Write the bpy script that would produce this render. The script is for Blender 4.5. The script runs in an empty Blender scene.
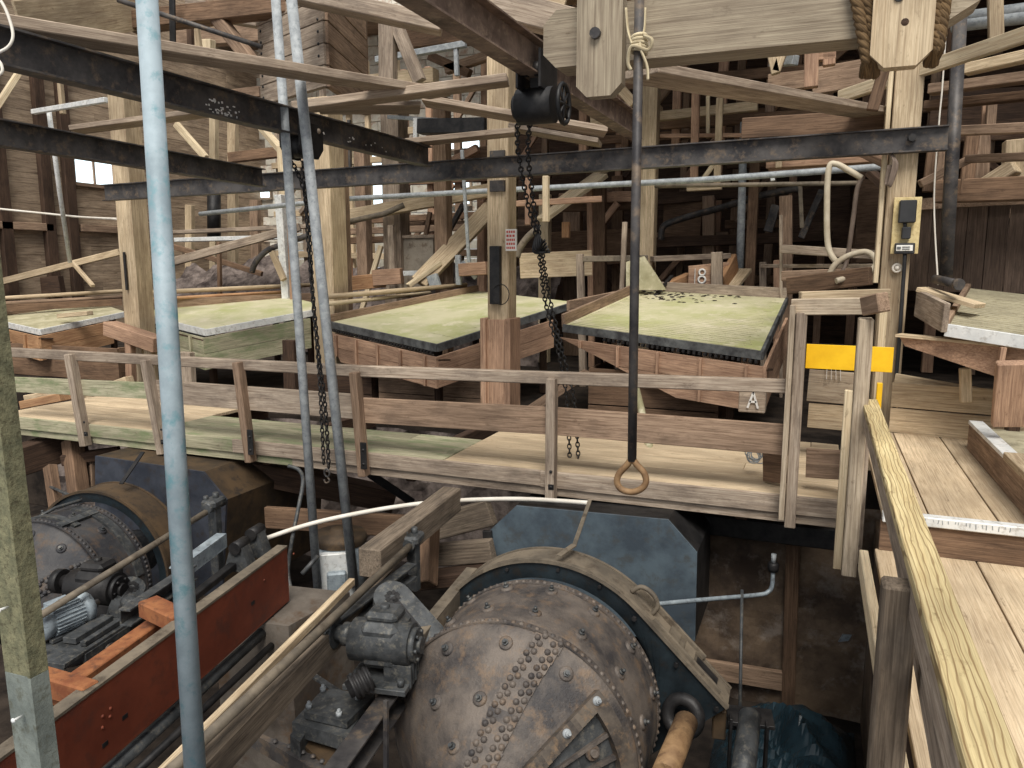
import bpy, bmesh, math, random
from mathutils import Vector, Matrix, noise
rnd = random.Random(7)
scene = bpy.context.scene
col = scene.collection
V = Vector
# ---------------------------------------------------------------- camera, world, sun, exposure
F = 770.0
PIT = math.atan((384-266)/F)
YAW = math.atan(308*math.cos(PIT)/F)
CAM = V((0, 0, 2.2))
fw = V((-math.sin(YAW)*math.cos(PIT), math.cos(YAW)*math.cos(PIT), -math.sin(PIT)))
rt = V((math.cos(YAW), math.sin(YAW), 0))
up = rt.cross(fw)
cd = bpy.data.cameras.new('camera')
cam = bpy.data.objects.new('camera', cd)
col.objects.link(cam)
cam.matrix_world = Matrix(((rt.x, up.x, -fw.x, CAM.x), (rt.y, up.y, -fw.y, CAM.y), (rt.z, up.z, -fw.z, CAM.z), (0, 0, 0, 1)))
cd.sensor_width = 36.0
cd.lens = 36.0*F/1024.0
cd.clip_start = 0.05
scene.camera = cam
w = bpy.data.worlds.new('world')
scene.world = w
w.use_nodes = True
bg = w.node_tree.nodes['Background']
bg.inputs['Color'].default_value = (0.94, 0.97, 1.0, 1)
bg.inputs['Strength'].default_value = 0.62
sd = bpy.data.lights.new('skylight_sun', 'SUN')
sd.energy = 3.4
sd.angle = math.radians(30)
sd.color = (1.0, 0.96, 0.88)
so = bpy.data.objects.new('skylight_sun', sd)
col.objects.link(so)
so.rotation_euler = (math.radians(33), math.radians(14), 0)
scene.view_settings.view_transform = 'Standard'
scene.view_settings.look = 'None'
scene.view_settings.gamma = 1.0
scene.view_settings.use_curve_mapping = False
scene.view_settings.exposure = 0.18

def ray(u, v): return fw + rt*((u-512)/F) - up*((v-384)/F)
def Yp(u, v, Y):                      # point of the vertical plane at distance Y seen at (u, v)
    r = ray(u, v); return CAM + r*(Y/r.y)
def Zp(u, v, z):                      # point at height z
    r = ray(u, v); return CAM + r*((z-CAM.z)/r.z)
def Xp(u, v, X):
    r = ray(u, v); return CAM + r*((X-CAM.x)/r.x)
def Dp(u, v, d): return CAM + ray(u, v)*d

# ---------------------------------------------------------------- materials
def lin(c):
    return tuple(((x/255)/12.92 if x/255 <= .04045 else ((x/255+.055)/1.055)**2.4) for x in c)+(1,)
def newmat(name):
    m = bpy.data.materials.new(name); m.use_nodes = True
    nt = m.node_tree
    return m, nt, nt.nodes['Principled BSDF']
def nd(nt, t, **kw):
    n = nt.nodes.new(t)
    for k, v in kw.items(): setattr(n, k, v)
    return n
def coords(nt, scale):
    a = nd(nt, 'ShaderNodeAttribute', attribute_name='gc')
    mp = nd(nt, 'ShaderNodeMapping'); mp.inputs['Scale'].default_value = scale
    nt.links.new(a.outputs['Vector'], mp.inputs['Vector'])
    return mp.outputs['Vector']
def noise_n(nt, vec, scale, detail=4, rough=.6, dist=0):
    n = nd(nt, 'ShaderNodeTexNoise')
    n.inputs['Scale'].default_value = scale; n.inputs['Detail'].default_value = detail
    n.inputs['Roughness'].default_value = rough; n.inputs['Distortion'].default_value = dist
    nt.links.new(vec, n.inputs['Vector'])
    return n.outputs['Fac']
def ramp(nt, fac, stops):
    r = nd(nt, 'ShaderNodeValToRGB')
    el = r.color_ramp.elements
    el[0].position, el[0].color = stops[0]
    el[1].position, el[1].color = stops[-1]
    for p, c in stops[1:-1]:
        e = el.new(p); e.color = c
    nt.links.new(fac, r.inputs['Fac'])
    return r.outputs['Color']
def mix(nt, fac, a, b, mode='MIX'):
    m = nd(nt, 'ShaderNodeMix', data_type='RGBA', blend_type=mode)
    if isinstance(fac, float): m.inputs[0].default_value = fac
    else: nt.links.new(fac, m.inputs[0])
    for i, x in ((6, a), (7, b)):
        if isinstance(x, tuple): m.inputs[i].default_value = x
        else: nt.links.new(x, m.inputs[i])
    return m.outputs[2]
def bump(nt, bsdf, fac, strength, dist=.01):
    b = nd(nt, 'ShaderNodeBump'); b.inputs['Strength'].default_value = strength; b.inputs['Distance'].default_value = dist
    nt.links.new(fac, b.inputs['Height']); nt.links.new(b.outputs['Normal'], bsdf.inputs['Normal'])
MATS = {}
def grey(c, k=.17):
    m_ = .35*c[0]+.45*c[1]+.2*c[2]
    return tuple(x+(m_-x)*k for x in c)
def wood(name, light, dark, stain=None, stain_amt=.5, rough=.85, grain=1.0, bold=False):
    m, nt, b = newmat(name)
    light, dark = lin(grey(light)), lin(grey(dark))
    g = noise_n(nt, coords(nt, (1.2, 22, 22)), 2.2*grain, 6, .65, .6)
    c = ramp(nt, g, [(.30, dark), (.62, light)])
    big = noise_n(nt, coords(nt, (.35, .9, .9)), 1.4, 3, .6)
    c = mix(nt, 1.0, c, ramp(nt, big, [(.32, (.58, .56, .55, 1)), (.66, (1.16, 1.14, 1.12, 1))]), 'MULTIPLY')
    fine = noise_n(nt, coords(nt, (.7, 55, 55)), 2.0, 3, .7, .3)
    c = mix(nt, 1.0, c, ramp(nt, fine, [(.36, (.72, .70, .69, 1)), (.50, (1.0, 1.0, 1.0, 1)), (.68, (1.07, 1.07, 1.07, 1))]), 'MULTIPLY')
    spot = noise_n(nt, coords(nt, (3, 7, 7)), 2.2, 5, .72)
    c = mix(nt, 1.0, c, ramp(nt, spot, [(.60, (1, 1, 1, 1)), (.72, (.55, .52, .5, 1))]), 'MULTIPLY')
    if stain:
        s = noise_n(nt, coords(nt, (1.0, 3, 3)), 1.7, 5, .7)
        f = ramp(nt, s, [(.48, (0, 0, 0, 1)), (.66, (stain_amt,)*3+(1,))])
        c = mix(nt, f, c, lin(grey(stain)))
    if bold:
        wv = nd(nt, 'ShaderNodeTexWave', wave_type='BANDS', bands_direction='Y')
        wv.inputs['Scale'].default_value = 15; wv.inputs['Distortion'].default_value = 9
        wv.inputs['Detail'].default_value = 2; wv.inputs['Detail Scale'].default_value = .7
        nt.links.new(coords(nt, (.22, 1, 1)), wv.inputs['Vector'])
        f = ramp(nt, wv.outputs['Fac'], [(.04, (.65,)*3+(1,)), (.2, (0, 0, 0, 1))])
        c = mix(nt, f, c, lin((112, 84, 52)))
    nt.links.new(c, b.inputs['Base Color'])
    b.inputs['Roughness'].default_value = rough
    b.inputs['Specular IOR Level'].default_value = .25
    bump(nt, b, fine, .5, .006)
    MATS[name] = m
    return m
def blotch(name, a, bcol, c3=None, scale=3.0, rough=.6, metal=0.0, bumpy=.3, spec=.4, lo=.38, hi=.62, c3amt=.8, fine=0):
    m, nt, b = newmat(name)
    vec = coords(nt, (1, 1, 1))
    n1 = noise_n(nt, vec, scale, 8, .65)
    c = ramp(nt, n1, [(lo, lin(a)), (hi, lin(bcol))])
    if c3:
        n2 = noise_n(nt, vec, scale*2.7, 6, .7)
        f = ramp(nt, n2, [(.52, (0, 0, 0, 1)), (.66, (c3amt,)*3+(1,))])
        c = mix(nt, f, c, lin(c3))
    nt.links.new(c, b.inputs['Base Color'])
    b.inputs['Roughness'].default_value = rough; b.inputs['Metallic'].default_value = metal
    b.inputs['Specular IOR Level'].default_value = spec
    n3 = noise_n(nt, vec, scale*(fine or 9), 4, .7)
    bump(nt, b, n3, bumpy, .012)
    MATS[name] = m
    return m
# woods
DECK = wood('deck_wood', (218, 195, 160), (190, 165, 130), (166, 140, 108), .4)
GREY = wood('weathered_grey_wood', (190, 172, 152), (140, 120, 102), (98, 84, 74), .6)
GREEN = wood('mossy_wood', (190, 184, 152), (140, 136, 108), (112, 130, 84), .8)
TAN = wood('tan_timber', (220, 198, 162), (172, 146, 112), (146, 120, 92), .4)
PALE = wood('pale_new_wood', (226, 208, 172), (196, 170, 132))
BOLD = wood('bold_grain_rail_wood', (226, 206, 150), (204, 178, 122), bold=True)
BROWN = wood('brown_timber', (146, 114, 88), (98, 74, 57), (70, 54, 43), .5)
PINK = wood('reddish_plank', (210, 168, 136), (156, 118, 94), (126, 96, 78), .5)
ORANGE = wood('orange_fir', (206, 158, 112), (166, 114, 76), (150, 104, 74), .4)
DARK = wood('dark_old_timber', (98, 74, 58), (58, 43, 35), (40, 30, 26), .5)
MID = wood('mid_brown_plank', (176, 146, 120), (124, 98, 78), (88, 70, 58), .5)
HOISTW = wood('grey_hoist_timber_wood', (176, 162, 138), (140, 124, 104), (118, 102, 86), .4)
GATEW = wood('pale_grey_gate_wood', (206, 188, 162), (158, 138, 114), (120, 102, 86), .4)
PLANKG = wood('grey_brown_overhead_plank', (192, 172, 150), (142, 122, 104), (112, 94, 80), .45)
STAVE = wood('dark_tank_stave_wood', (112, 92, 78), (80, 64, 54), (62, 50, 44), .5)
WALLW = wood('wall_plank_wood', (196, 172, 144), (142, 118, 94), (104, 86, 70), .5, grain=.6)
# metals and others
GALV = blotch('galvanised_steel', (138, 142, 146), (170, 174, 176), (116, 122, 126), 9, .6, .1, .08)
GALVB = blotch('galvanised_pipe_with_blue_wash', (132, 146, 154), (162, 176, 184), (96, 142, 152), 4, .6, .1, .08)
STEEL = blotch('dark_mill_steel', (52, 50, 52), (92, 88, 86), (120, 104, 88), 3, .55, .3, .15)
RUSTY = blotch('rusty_crane_steel', (88, 72, 64), (140, 120, 106), (160, 140, 122), 4, .6, .2, .2)
BLACK = blotch('black_iron', (28, 28, 30), (52, 50, 50), None, 6, .5, .3, .15)
SHELL = blotch('mill_shell_dusty_rust', (56, 53, 54), (112, 102, 94), (136, 110, 84), 2.8, .6, .15, .6, .5, .36, .62, .45, 18)
HATCH = blotch('dull_iron_hatch', (66, 60, 56), (102, 92, 82), (124, 102, 80), 5, .65, .15, .3)
ROLLER = blotch('dusty_brown_roller', (112, 84, 58), (150, 120, 86), (88, 64, 46), 5, .7, .05, .2)
PITWOOD = wood('grimy_pit_timber', (142, 126, 108), (92, 80, 68), (66, 58, 52), .6)
SHELLB = blotch('mill_shell_dark_slate', (50, 50, 54), (78, 76, 76), (96, 78, 62), 2.2, .6, .15, .45, .35, .4, .6, .6, 16)
TEAL = blotch('dark_teal_paint', (22, 29, 34), (40, 50, 56), (40, 36, 32), 3, .5, .1, .15)
DUST = blotch('dusty_tan_sheet', (92, 84, 74), (128, 116, 100), (74, 64, 54), 3, .7, .1, .2)
PANEL = blotch('blue_grey_steel_plate', (72, 82, 92), (98, 112, 122), (82, 84, 84), 2.2, .6, .2, .15)
PANELD = blotch('dark_slate_steel_plate', (46, 50, 60), (70, 74, 84), (58, 52, 50), 2.2, .6, .2, .15)
RUSTBOX = blotch('rusted_brown_plate', (58, 48, 38), (88, 70, 50), (48, 42, 38), 2.5, .7, .1, .25)
OXIDE = blotch('red_oxide_paint', (108, 52, 36), (130, 66, 46), (92, 54, 44), 2, .6, .05, .1)
RUSTORANGE = blotch('orange_rust', (122, 70, 44), (158, 104, 66), (84, 56, 42), 5, .8, .05, .2)
MOTOR = blotch('grey_motor_paint', (128, 138, 146), (164, 174, 180), (96, 100, 104), 6, .5, .1, .05)
GEARB = blotch('greasy_dark_grey', (50, 52, 54), (82, 84, 86), (110, 106, 98), 7, .5, .2, .15)
MOSSPOST = blotch('mossy_painted_column', (92, 92, 72), (132, 128, 100), (70, 64, 48), 22, .8, 0, .4, .3, .35, .65, .8, 3)
GREYPOST = blotch('bare_grey_column_paint', (100, 106, 102), (128, 134, 128), (90, 90, 78), 9, .7, .1, .2, .3)
CONC = blotch('stained_concrete', (66, 58, 52), (112, 104, 96), (86, 64, 44), 1.1, .9, 0, .6, .2)
PITW = blotch('damp_pit_wall', (72, 60, 52), (134, 114, 94), (166, 156, 148), 1.3, .75, 0, .7, .3, .38, .66, .4)
ROCK = blotch('rubble_stone', (62, 54, 52), (132, 120, 114), (92, 82, 78), 2.5, .9, 0, 1.0, .2)
SOIL = blotch('dark_dirt', (34, 30, 28), (64, 56, 50), None, 2, .95, 0, .6, .1)
WHITEW = blotch('whitewashed_stone', (196, 190, 176), (226, 222, 210), (176, 140, 118), 1.6, .9, 0, .5, .2, .35, .6, .7)
GTABLE = blotch('green_table_linoleum', (204, 198, 164), (176, 178, 122), (222, 212, 190), 1.1, .55, 0, .15, .4, .42, .66, .7)
DECK2 = blotch('grey_beige_table_deck', (152, 144, 122), (182, 174, 148), (128, 120, 98), 2.5, .7, 0, .2, .4)
DTABLE = blotch('dull_table_deck', (190, 182, 152), (150, 144, 112), (210, 202, 176), 1.5, .6, 0, .15, .4)
EDGED = blotch('dark_table_edge', (64, 64, 66), (110, 112, 112), None, 5, .6, .1, .1)
EDGEW = blotch('white_metal_strip', (206, 208, 208), (232, 232, 230), (170, 166, 160), 5, .5, .1, .1)
YEL = blotch('yellow_paint', (232, 178, 20), (246, 196, 30), None, 3, .5, 0, .03)
SIGNW = blotch('white_sign', (226, 222, 214), (238, 236, 230), None, 3, .6, 0, .02)
REDINK = blotch('red_lettering', (190, 84, 70), (200, 96, 80), None, 3, .7, 0, .02)
WHITEP = blotch('white_paint_marks', (214, 210, 206), (232, 230, 226), None, 4, .7, 0, .05)
BOARDY = blotch('yellowish_chipboard', (200, 178, 128), (222, 202, 152), (164, 138, 92), 9, .8, 0, .2, .3, .4, .6, .6, 4)
PLAST = blotch('black_plastic', (38, 38, 40), (52, 52, 54), None, 3, .45, 0, .02)
ROPE = wood('manila_rope', (128, 100, 64), (62, 44, 28), grain=3)
ROPEP = wood('frayed_pale_rope', (222, 208, 172), (168, 148, 108), grain=3)
HOSE = blotch('cream_hose', (186, 172, 148), (206, 194, 172), None, 4, .6, 0, .05)
HOSED = blotch('dark_hose', (96, 82, 72), (124, 108, 96), None, 4, .6, 0, .05)
TARP = blotch('dark_blue_tarp', (26, 42, 50), (42, 62, 72), None, 3, .25, 0, .1, .5)
WHITEC = blotch('white_cable', (214, 206, 194), (230, 224, 214), None, 4, .6, 0, .03)
STONE = blotch('plastered_tank', (136, 126, 114), (164, 154, 140), (112, 96, 82), 2, .9, 0, .3, .2)
def emis(name, c, s):
    m, nt, b = newmat(name)
    b.inputs['Base Color'].default_value = lin(c)
    b.inputs['Emission Color'].default_value = lin(c); b.inputs['Emission Strength'].default_value = s
    return m
PANE = emis('daylit_window_pane', (214, 232, 240), 1.6)

# ---------------------------------------------------------------- mesh builder
class MB:
    def __init__(self):
        self.v = []; self.f = []; self.g = []; self.sm = []
    def _add(self, vs, fs, gs, smooth=False):
        o = len(self.v)
        off = V((rnd.uniform(0, 60), rnd.uniform(0, 60), rnd.uniform(0, 60)))
        self.v += [V(x) for x in vs]; self.g += [V(x)+off for x in gs]
        self.f += [tuple(i+o for i in f) for f in fs]; self.sm += [smooth]*len(fs)
        return self
    def frame(self, c, X, Y, Z, sx, sy, sz, ch=None):
        """chamfered box, axes X Y Z, full sizes"""
        a, b, d = sx/2, sy/2, sz/2
        k = min(a, b, d)*.18 if ch is None else ch
        k = min(k, .012) if ch is None else k
        vs = []; gs = []
        idx = {}
        for ix in (-1, 1):
            for iy in (-1, 1):
                for iz in (-1, 1):
                    for ax in range(3):
                        p = [ix*(a-(k if ax != 0 else 0)), iy*(b-(k if ax != 1 else 0)), iz*(d-(k if ax != 2 else 0))]
                        idx[(ix, iy, iz, ax)] = len(vs)
                        vs.append(c + X*p[0] + Y*p[1] + Z*p[2]); gs.append(V(p))
        fs = []
        for s in (-1, 1):
            q = [idx[(s, y, z, 0)] for y, z in ((-1, -1), (1, -1), (1, 1), (-1, 1))]; fs.append(q if s > 0 else q[::-1])
            q = [idx[(x, s, z, 1)] for x, z in ((-1, -1), (1, -1), (1, 1), (-1, 1))]; fs.append(q[::-1] if s > 0 else q)
            q = [idx[(x, y, s, 2)] for x, y in ((-1, -1), (1, -1), (1, 1), (-1, 1))]; fs.append(q if s > 0 else q[::-1])
        for i in (-1, 1):
            for j in (-1, 1):
                q = [idx[(i, j, -1, 0)], idx[(i, j, -1, 1)], idx[(i, j, 1, 1)], idx[(i, j, 1, 0)]]; fs.append(q)
                q = [idx[(i, -1, j, 0)], idx[(i, -1, j, 2)], idx[(i, 1, j, 2)], idx[(i, 1, j, 0)]]; fs.append(q)
                q = [idx[(-1, i, j, 1)], idx[(-1, i, j, 2)], idx[(1, i, j, 2)], idx[(1, i, j, 1)]]; fs.append(q)
                for k2 in (-1, 1):
                    fs.append([idx[(i, j, k2, 0)], idx[(i, j, k2, 1)], idx[(i, j, k2, 2)]])
        return self._add(vs, fs, gs)
    def box(self, lo, hi):
        lo, hi = V(lo), V(hi); s = hi-lo
        ax = [V((1, 0, 0)), V((0, 1, 0)), V((0, 0, 1))]
        order = sorted(range(3), key=lambda i: -abs(s[i]))
        if order[0] == 0: X, Y, Z = ax[0], ax[1], ax[2]; d = (s.x, s.y, s.z)
        elif order[0] == 1: X, Y, Z = ax[1], -ax[0], ax[2]; d = (s.y, s.x, s.z)
        else: X, Y, Z = ax[2], ax[1], -ax[0]; d = (s.z, s.y, s.x)
        return self.frame((lo+hi)/2, X, Y, Z, abs(d[0]), abs(d[1]), abs(d[2]))
    def beam(self, p1, p2, w, h, upv=(0, 0, 1), roll=0.0):
        p1, p2 = V(p1), V(p2); X = (p2-p1); L = X.length; X.normalize()
        u = V(upv)
        if abs(X.dot(u)) > .97: u = V((0, 1, 0))
        Y = u.cross(X).normalized(); Z = X.cross(Y)
        if roll: R = Matrix.Rotation(roll, 3, X); Y = R @ Y; Z = R @ Z
        return self.frame((p1+p2)/2, X, Y, Z, L, w, h)
    def ibeam(self, p1, p2, w, h, t=.016):
        p1, p2 = V(p1), V(p2); X = (p2-p1).normalized(); Z = V((0, 0, 1)); Y = Z.cross(X).normalized(); Z = X.cross(Y)
        self.beam(p1+Z*(h/2-t/2), p2+Z*(h/2-t/2), w, t, Z); self.beam(p1-Z*(h/2-t/2), p2-Z*(h/2-t/2), w, t, Z)
        return self.beam(p1, p2, t, h-2*t, Z)
    def channel(self, p1, p2, w, h, side=1, t=.016):
        p1, p2 = V(p1), V(p2); X = (p2-p1).normalized(); Z = V((0, 0, 1)); Y = Z.cross(X).normalized(); Z = X.cross(Y)
        self.beam(p1+Z*(h/2-t/2), p2+Z*(h/2-t/2), w, t, Z); self.beam(p1-Z*(h/2-t/2), p2-Z*(h/2-t/2), w, t, Z)
        o = Y*side*(w/2-t/2)
        return self.beam(p1+o, p2+o, t, h-2*t, Z)
    def tube(self, pts, r, n=10, cap=True, r2=None):
        pts = [V(p) for p in pts]
        vs = []; gs = []; fs = []
        T0 = (pts[1]-pts[0]).normalized()
        A = T0.orthogonal().normalized(); acc = 0
        for i, p in enumerate(pts):
            if i == 0: T = T0
            elif i == len(pts)-1: T = (pts[i]-pts[i-1]).normalized()
            else: T = ((pts[i+1]-p).normalized()+(p-pts[i-1]).normalized()).normalized()
            A = (A - T*A.dot(T)).normalized(); B = T.cross(A)
            if i: acc += (p-pts[i-1]).length
            rr = r if r2 is None else r+(r2-r)*i/(len(pts)-1)
            for k in range(n):
                a = 2*math.pi*k/n
                vs.append(p + (A*math.cos(a)+B*math.sin(a))*rr); gs.append(V((acc, math.cos(a)*rr, math.sin(a)*rr)))
        for i in range(len(pts)-1):
            for k in range(n):
                k2 = (k+1) % n
                fs.append((i*n+k, i*n+k2, (i+1)*n+k2, (i+1)*n+k))
        self._add(vs, fs, gs, True)
        if cap:
            o = len(self.v)-len(vs)
            self.f.append(tuple(o+k for k in range(n))[::-1]); self.sm.append(False)
            self.f.append(tuple(o+(len(pts)-1)*n+k for k in range(n))); self.sm.append(False)
        return self
    def cyl(self, p1, p2, r, n=20, r2=None): return self.tube([p1, p2], r, n, True, r2)
    def prism(self, poly, ext, gx=None):
        """closed polygon (list of points, planar) extruded by vector ext"""
        poly = [V(p) for p in poly]; ext = V(ext); n = len(poly)
        X = (poly[1]-poly[0]).normalized() if gx is None else V(gx).normalized(); N = ext.normalized(); Y = N.cross(X)
        nrm = V((0, 0, 0))
        for i in range(n): nrm += poly[i].cross(poly[(i+1) % n])
        if nrm.dot(ext) > 0: poly = poly[::-1]
        vs = poly+[p+ext for p in poly]
        gs = [V((X.dot(p), Y.dot(p), N.dot(p))) for p in vs]
        fs = [tuple(range(n)), tuple(range(2*n-1, n-1, -1))]
        for i in range(n):
            j = (i+1) % n; fs.append((j, i, n+i, n+j))
        return self._add(vs, fs, gs)
    def dome(self, c, nrm, r, h, n=8):
        c, N = V(c), V(nrm).normalized(); A = N.orthogonal().normalized(); B = N.cross(A)
        vs = []; fs = []
        for q, (rr, hh) in enumerate(((r, 0), (r*.8, h*.62))):
            for k in range(n):
                a = 2*math.pi*k/n; vs.append(c+(A*math.cos(a)+B*math.sin(a))*rr+N*hh)
        vs.append(c+N*h)
        for k in range(n):
            k2 = (k+1) % n; fs += [(k, k2, n+k2, n+k), (n+k, n+k2, 2*n)]
        return self._add(vs, fs, [V(x) for x in vs], True)
    def lathe(self, c, axis, prof, n=32, smooth=True):
        c, N = V(c), V(axis).normalized(); A = N.orthogonal().normalized(); B = N.cross(A)
        vs = []; fs = []; m = len(prof)
        for (r, h) in prof:
            for k in range(n):
                a = 2*math.pi*k/n; vs.append(c+(A*math.cos(a)+B*math.sin(a))*r+N*h)
        for i in range(m-1):
            for k in range(n):
                k2 = (k+1) % n; fs.append((i*n+k, i*n+k2, (i+1)*n+k2, (i+1)*n+k))
        return self._add(vs, fs, [V(x) for x in vs], smooth)
    def torus(self, c, nrm, R, r, n=16, m=6, sx=1.0, xdir=None):
        c, N = V(c), V(nrm).normalized()
        A = (V(xdir)-N*N.dot(V(xdir))).normalized() if xdir is not None else N.orthogonal().normalized(); B = N.cross(A)
        vs = []; fs = []
        for i in range(n):
            a = 2*math.pi*i/n; ctr = c + A*math.cos(a)*R*sx + B*math.sin(a)*R; d = (A*math.cos(a)+B*math.sin(a))
            for j in range(m):
                b = 2*math.pi*j/m; vs.append(ctr+d*math.cos(b)*r+N*math.sin(b)*r)
        for i in range(n):
            for j in range(m):
                i2, j2 = (i+1) % n, (j+1) % m
                fs.append((i*m+j, i2*m+j, i2*m+j2, i*m+j2))
        return self._add(vs, fs, [V(x) for x in vs], True)
    def build(self, name, mat, parent=None, loc=None):
        if loc is None:
            if parent is not None: loc = V((0, 0, 0))
            else:
                lo = V((min(p.x for p in self.v), min(p.y for p in self.v), min(p.z for p in self.v)))
                hi = V((max(p.x for p in self.v), max(p.y for p in self.v), max(p.z for p in self.v)))
                loc = V(((lo.x+hi.x)/2, (lo.y+hi.y)/2, lo.z))
        base = V((0, 0, 0))
        q = parent
        while q is not None: base = base+q.location; q = q.parent
        me = bpy.data.meshes.new(name)
        me.from_pydata([tuple(p-base-loc) for p in self.v], [], self.f)
        at = me.attributes.new('gc', 'FLOAT_VECTOR', 'POINT')
        at.data.foreach_set('vector', [x for g in self.g for x in g])
        me.polygons.foreach_set('use_smooth', self.sm)
        me.materials.append(mat); me.update()
        if any(self.sm):
            bm = bmesh.new(); bm.from_mesh(me); bmesh.ops.recalc_face_normals(bm, faces=bm.faces[:]); bm.to_mesh(me); bm.free()
        o = bpy.data.objects.new(name, me); col.objects.link(o)
        o.location = loc
        if parent is not None: o.parent = parent
        return o
def tag(o, label, cat, group=None, kind=None):
    o['label'] = label; o['category'] = cat
    if group: o['group'] = group
    if kind: o['kind'] = kind
    return o
def thing(name, label, cat, loc, group=None):
    o = bpy.data.objects.new(name, None); col.objects.link(o); o.location = V(loc); o.empty_display_size = .1
    return tag(o, label, cat, group)
def struct(o):
    o['kind'] = 'structure'; return o
def T(name, label, cat, p1, p2, w, h, mat, group=None, roll=0.0, upv=(0, 0, 1)):
    return tag(MB().beam(p1, p2, w, h, upv, roll).build(name, mat), label, cat, group)
def PIPE(name, label, cat, pts, r, mat, group=None, n=10):
    return tag(MB().tube(pts, r, n).build(name, mat), label, cat, group)
def smooth_path(pts, k=6):
    pts = [V(p) for p in pts]; out = []
    for i in range(len(pts)-1):
        p0 = pts[max(i-1, 0)]; p1 = pts[i]; p2 = pts[i+1]; p3 = pts[min(i+2, len(pts)-1)]
        for j in range(k):
            t = j/k
            out.append(.5*((2*p1)+(p2-p0)*t+(2*p0-5*p1+4*p2-p3)*t*t+(3*p1-p0-3*p2+p3)*t**3))
    out.append(pts[-1]); return out

# ================================================================= THE SETTING
Zv = V((0, 0, 1))
def plank_wall(mb, origin, along, length, z0, z1, thick, pw=.24, back=-.05):
    """horizontal boards of a wall, each its own width wobble"""
    o = V(origin); A = V(along).normalized(); z = z0
    bk = A.cross(Zv)*(back)
    mb.beam(o+bk+Zv*(z0+z1)/2, o+bk+A*length+Zv*(z0+z1)/2, .05, z1-z0)
    while z < z1-.02:
        h = min(pw*rnd.uniform(.85, 1.12), z1-z); x = 0
        while x < length:
            L = min(rnd.uniform(3, 5.5), length-x)
            jit = rnd.uniform(-.006, .006)
            N = A.cross(Zv)
            mb.beam(o+A*x+Zv*(z+h/2)+N*jit, o+A*(x+L)+Zv*(z+h/2)+N*jit, thick, h-.004)
            x += L
        z += h
struct(MB().box((-24, -2, -2.9), (10, 12.5, -2.7)).build('floor', SOIL))
b = MB()
b.box((-24, 10.7, -2.7), (10, 29, -.32)); struct(b.build('floor_terrace', SOIL))
# rubble wall under the walkway and pit retaining wall
b = MB()
N1, N2 = 70, 14
vs = []; fs = []
for i in range(N1+1):
    for j in range(N2+1):
        x = -14+13.2*i/N1; z = -2.7+2.35*j/N2
        n_ = noise.noise(V((x*2.4, z*2.4, 3)))*.16+noise.noise(V((x*6, z*6, 9)))*.07
        vs.append(V((x, 10.45+n_, z)))
for i in range(N1):
    for j in range(N2):
        a = i*(N2+1)+j; fs.append((a, a+N2+1, a+N2+2, a+1))
b._add(vs, fs, vs)
struct(b.build('wall_pit_stone', ROCK))
b = MB()
vs = []; fs = []
for i in range(41):
    for j in range(25):
        x = -1.3+2.6*i/40; z = -2.7+2.4*j/24
        vs.append(V((x, 8.55+noise.noise(V((x*3, z*3, 1)))*.035+noise.noise(V((x*9, z*9, 5)))*.015, z)))
for i in range(40):
    for j in range(24):
        a = i*25+j; fs.append((a, a+25, a+26, a+1))
b._add(vs, fs, vs); struct(b.build('wall_pit_back', PITW))
b = MB(); b.box((.68, -1.5, -2.7), (.95, 8.6, -.40)); struct(b.build('wall_pit_right', PITW))
# building shell
XL = -22.0
wl = MB(); plank_wall(wl, (XL, 3, 0), (0, 1, 0), 25, -.3, 12.5, .05, .30, -.05)
wl = struct(wl.build('wall_left', WALLW))
win_lo, win_hi = Xp(73, 182, XL), Xp(109, 150, XL)
for k, (u, v0, v1) in enumerate(((3, 100, 300), (47, 110, 300), (70, 100, 300), (-40, 100, 300))):
    p = Xp(u, 200, XL+.12)
    struct(MB().box((XL+.03, p.y-.17, -.3), (XL+.22, p.y+.17, 12)).build('trim_stud', DARK, None))
for (u0, v0, u1, v1) in ((-40, 223, 52, 226), (80, 228, 125, 226)):
    a = Xp(u0, v0, XL+.14); c = Xp(u1, v1, XL+.14)
    struct(MB().beam(a, V((c.x, c.y, a.z)), .16, .22).build('trim_girt', MID))
wf = MB()
y0, y1, z0, z1 = win_lo.y, win_hi.y, win_lo.z, win_hi.z
for lo, hi in (((XL+.02, y0-.12, z0-.12), (XL+.16, y1+.12, z0)), ((XL+.02, y0-.12, z1), (XL+.16, y1+.12, z1+.12)),
               ((XL+.02, y0-.12, z0), (XL+.16, y0, z1)), ((XL+.02, y1, z0), (XL+.16, y1+.12, z1)),
               ((XL+.05, (y0+y1)/2-.03, z0), (XL+.12, (y0+y1)/2+.03, z1))): wf.box(lo, hi)
wf = struct(wf.build('window_1', MID)); 
MB().box((XL+.035, y0, z0), (XL+.06, y1, z1)).build('pane', PANE, wf)
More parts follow.
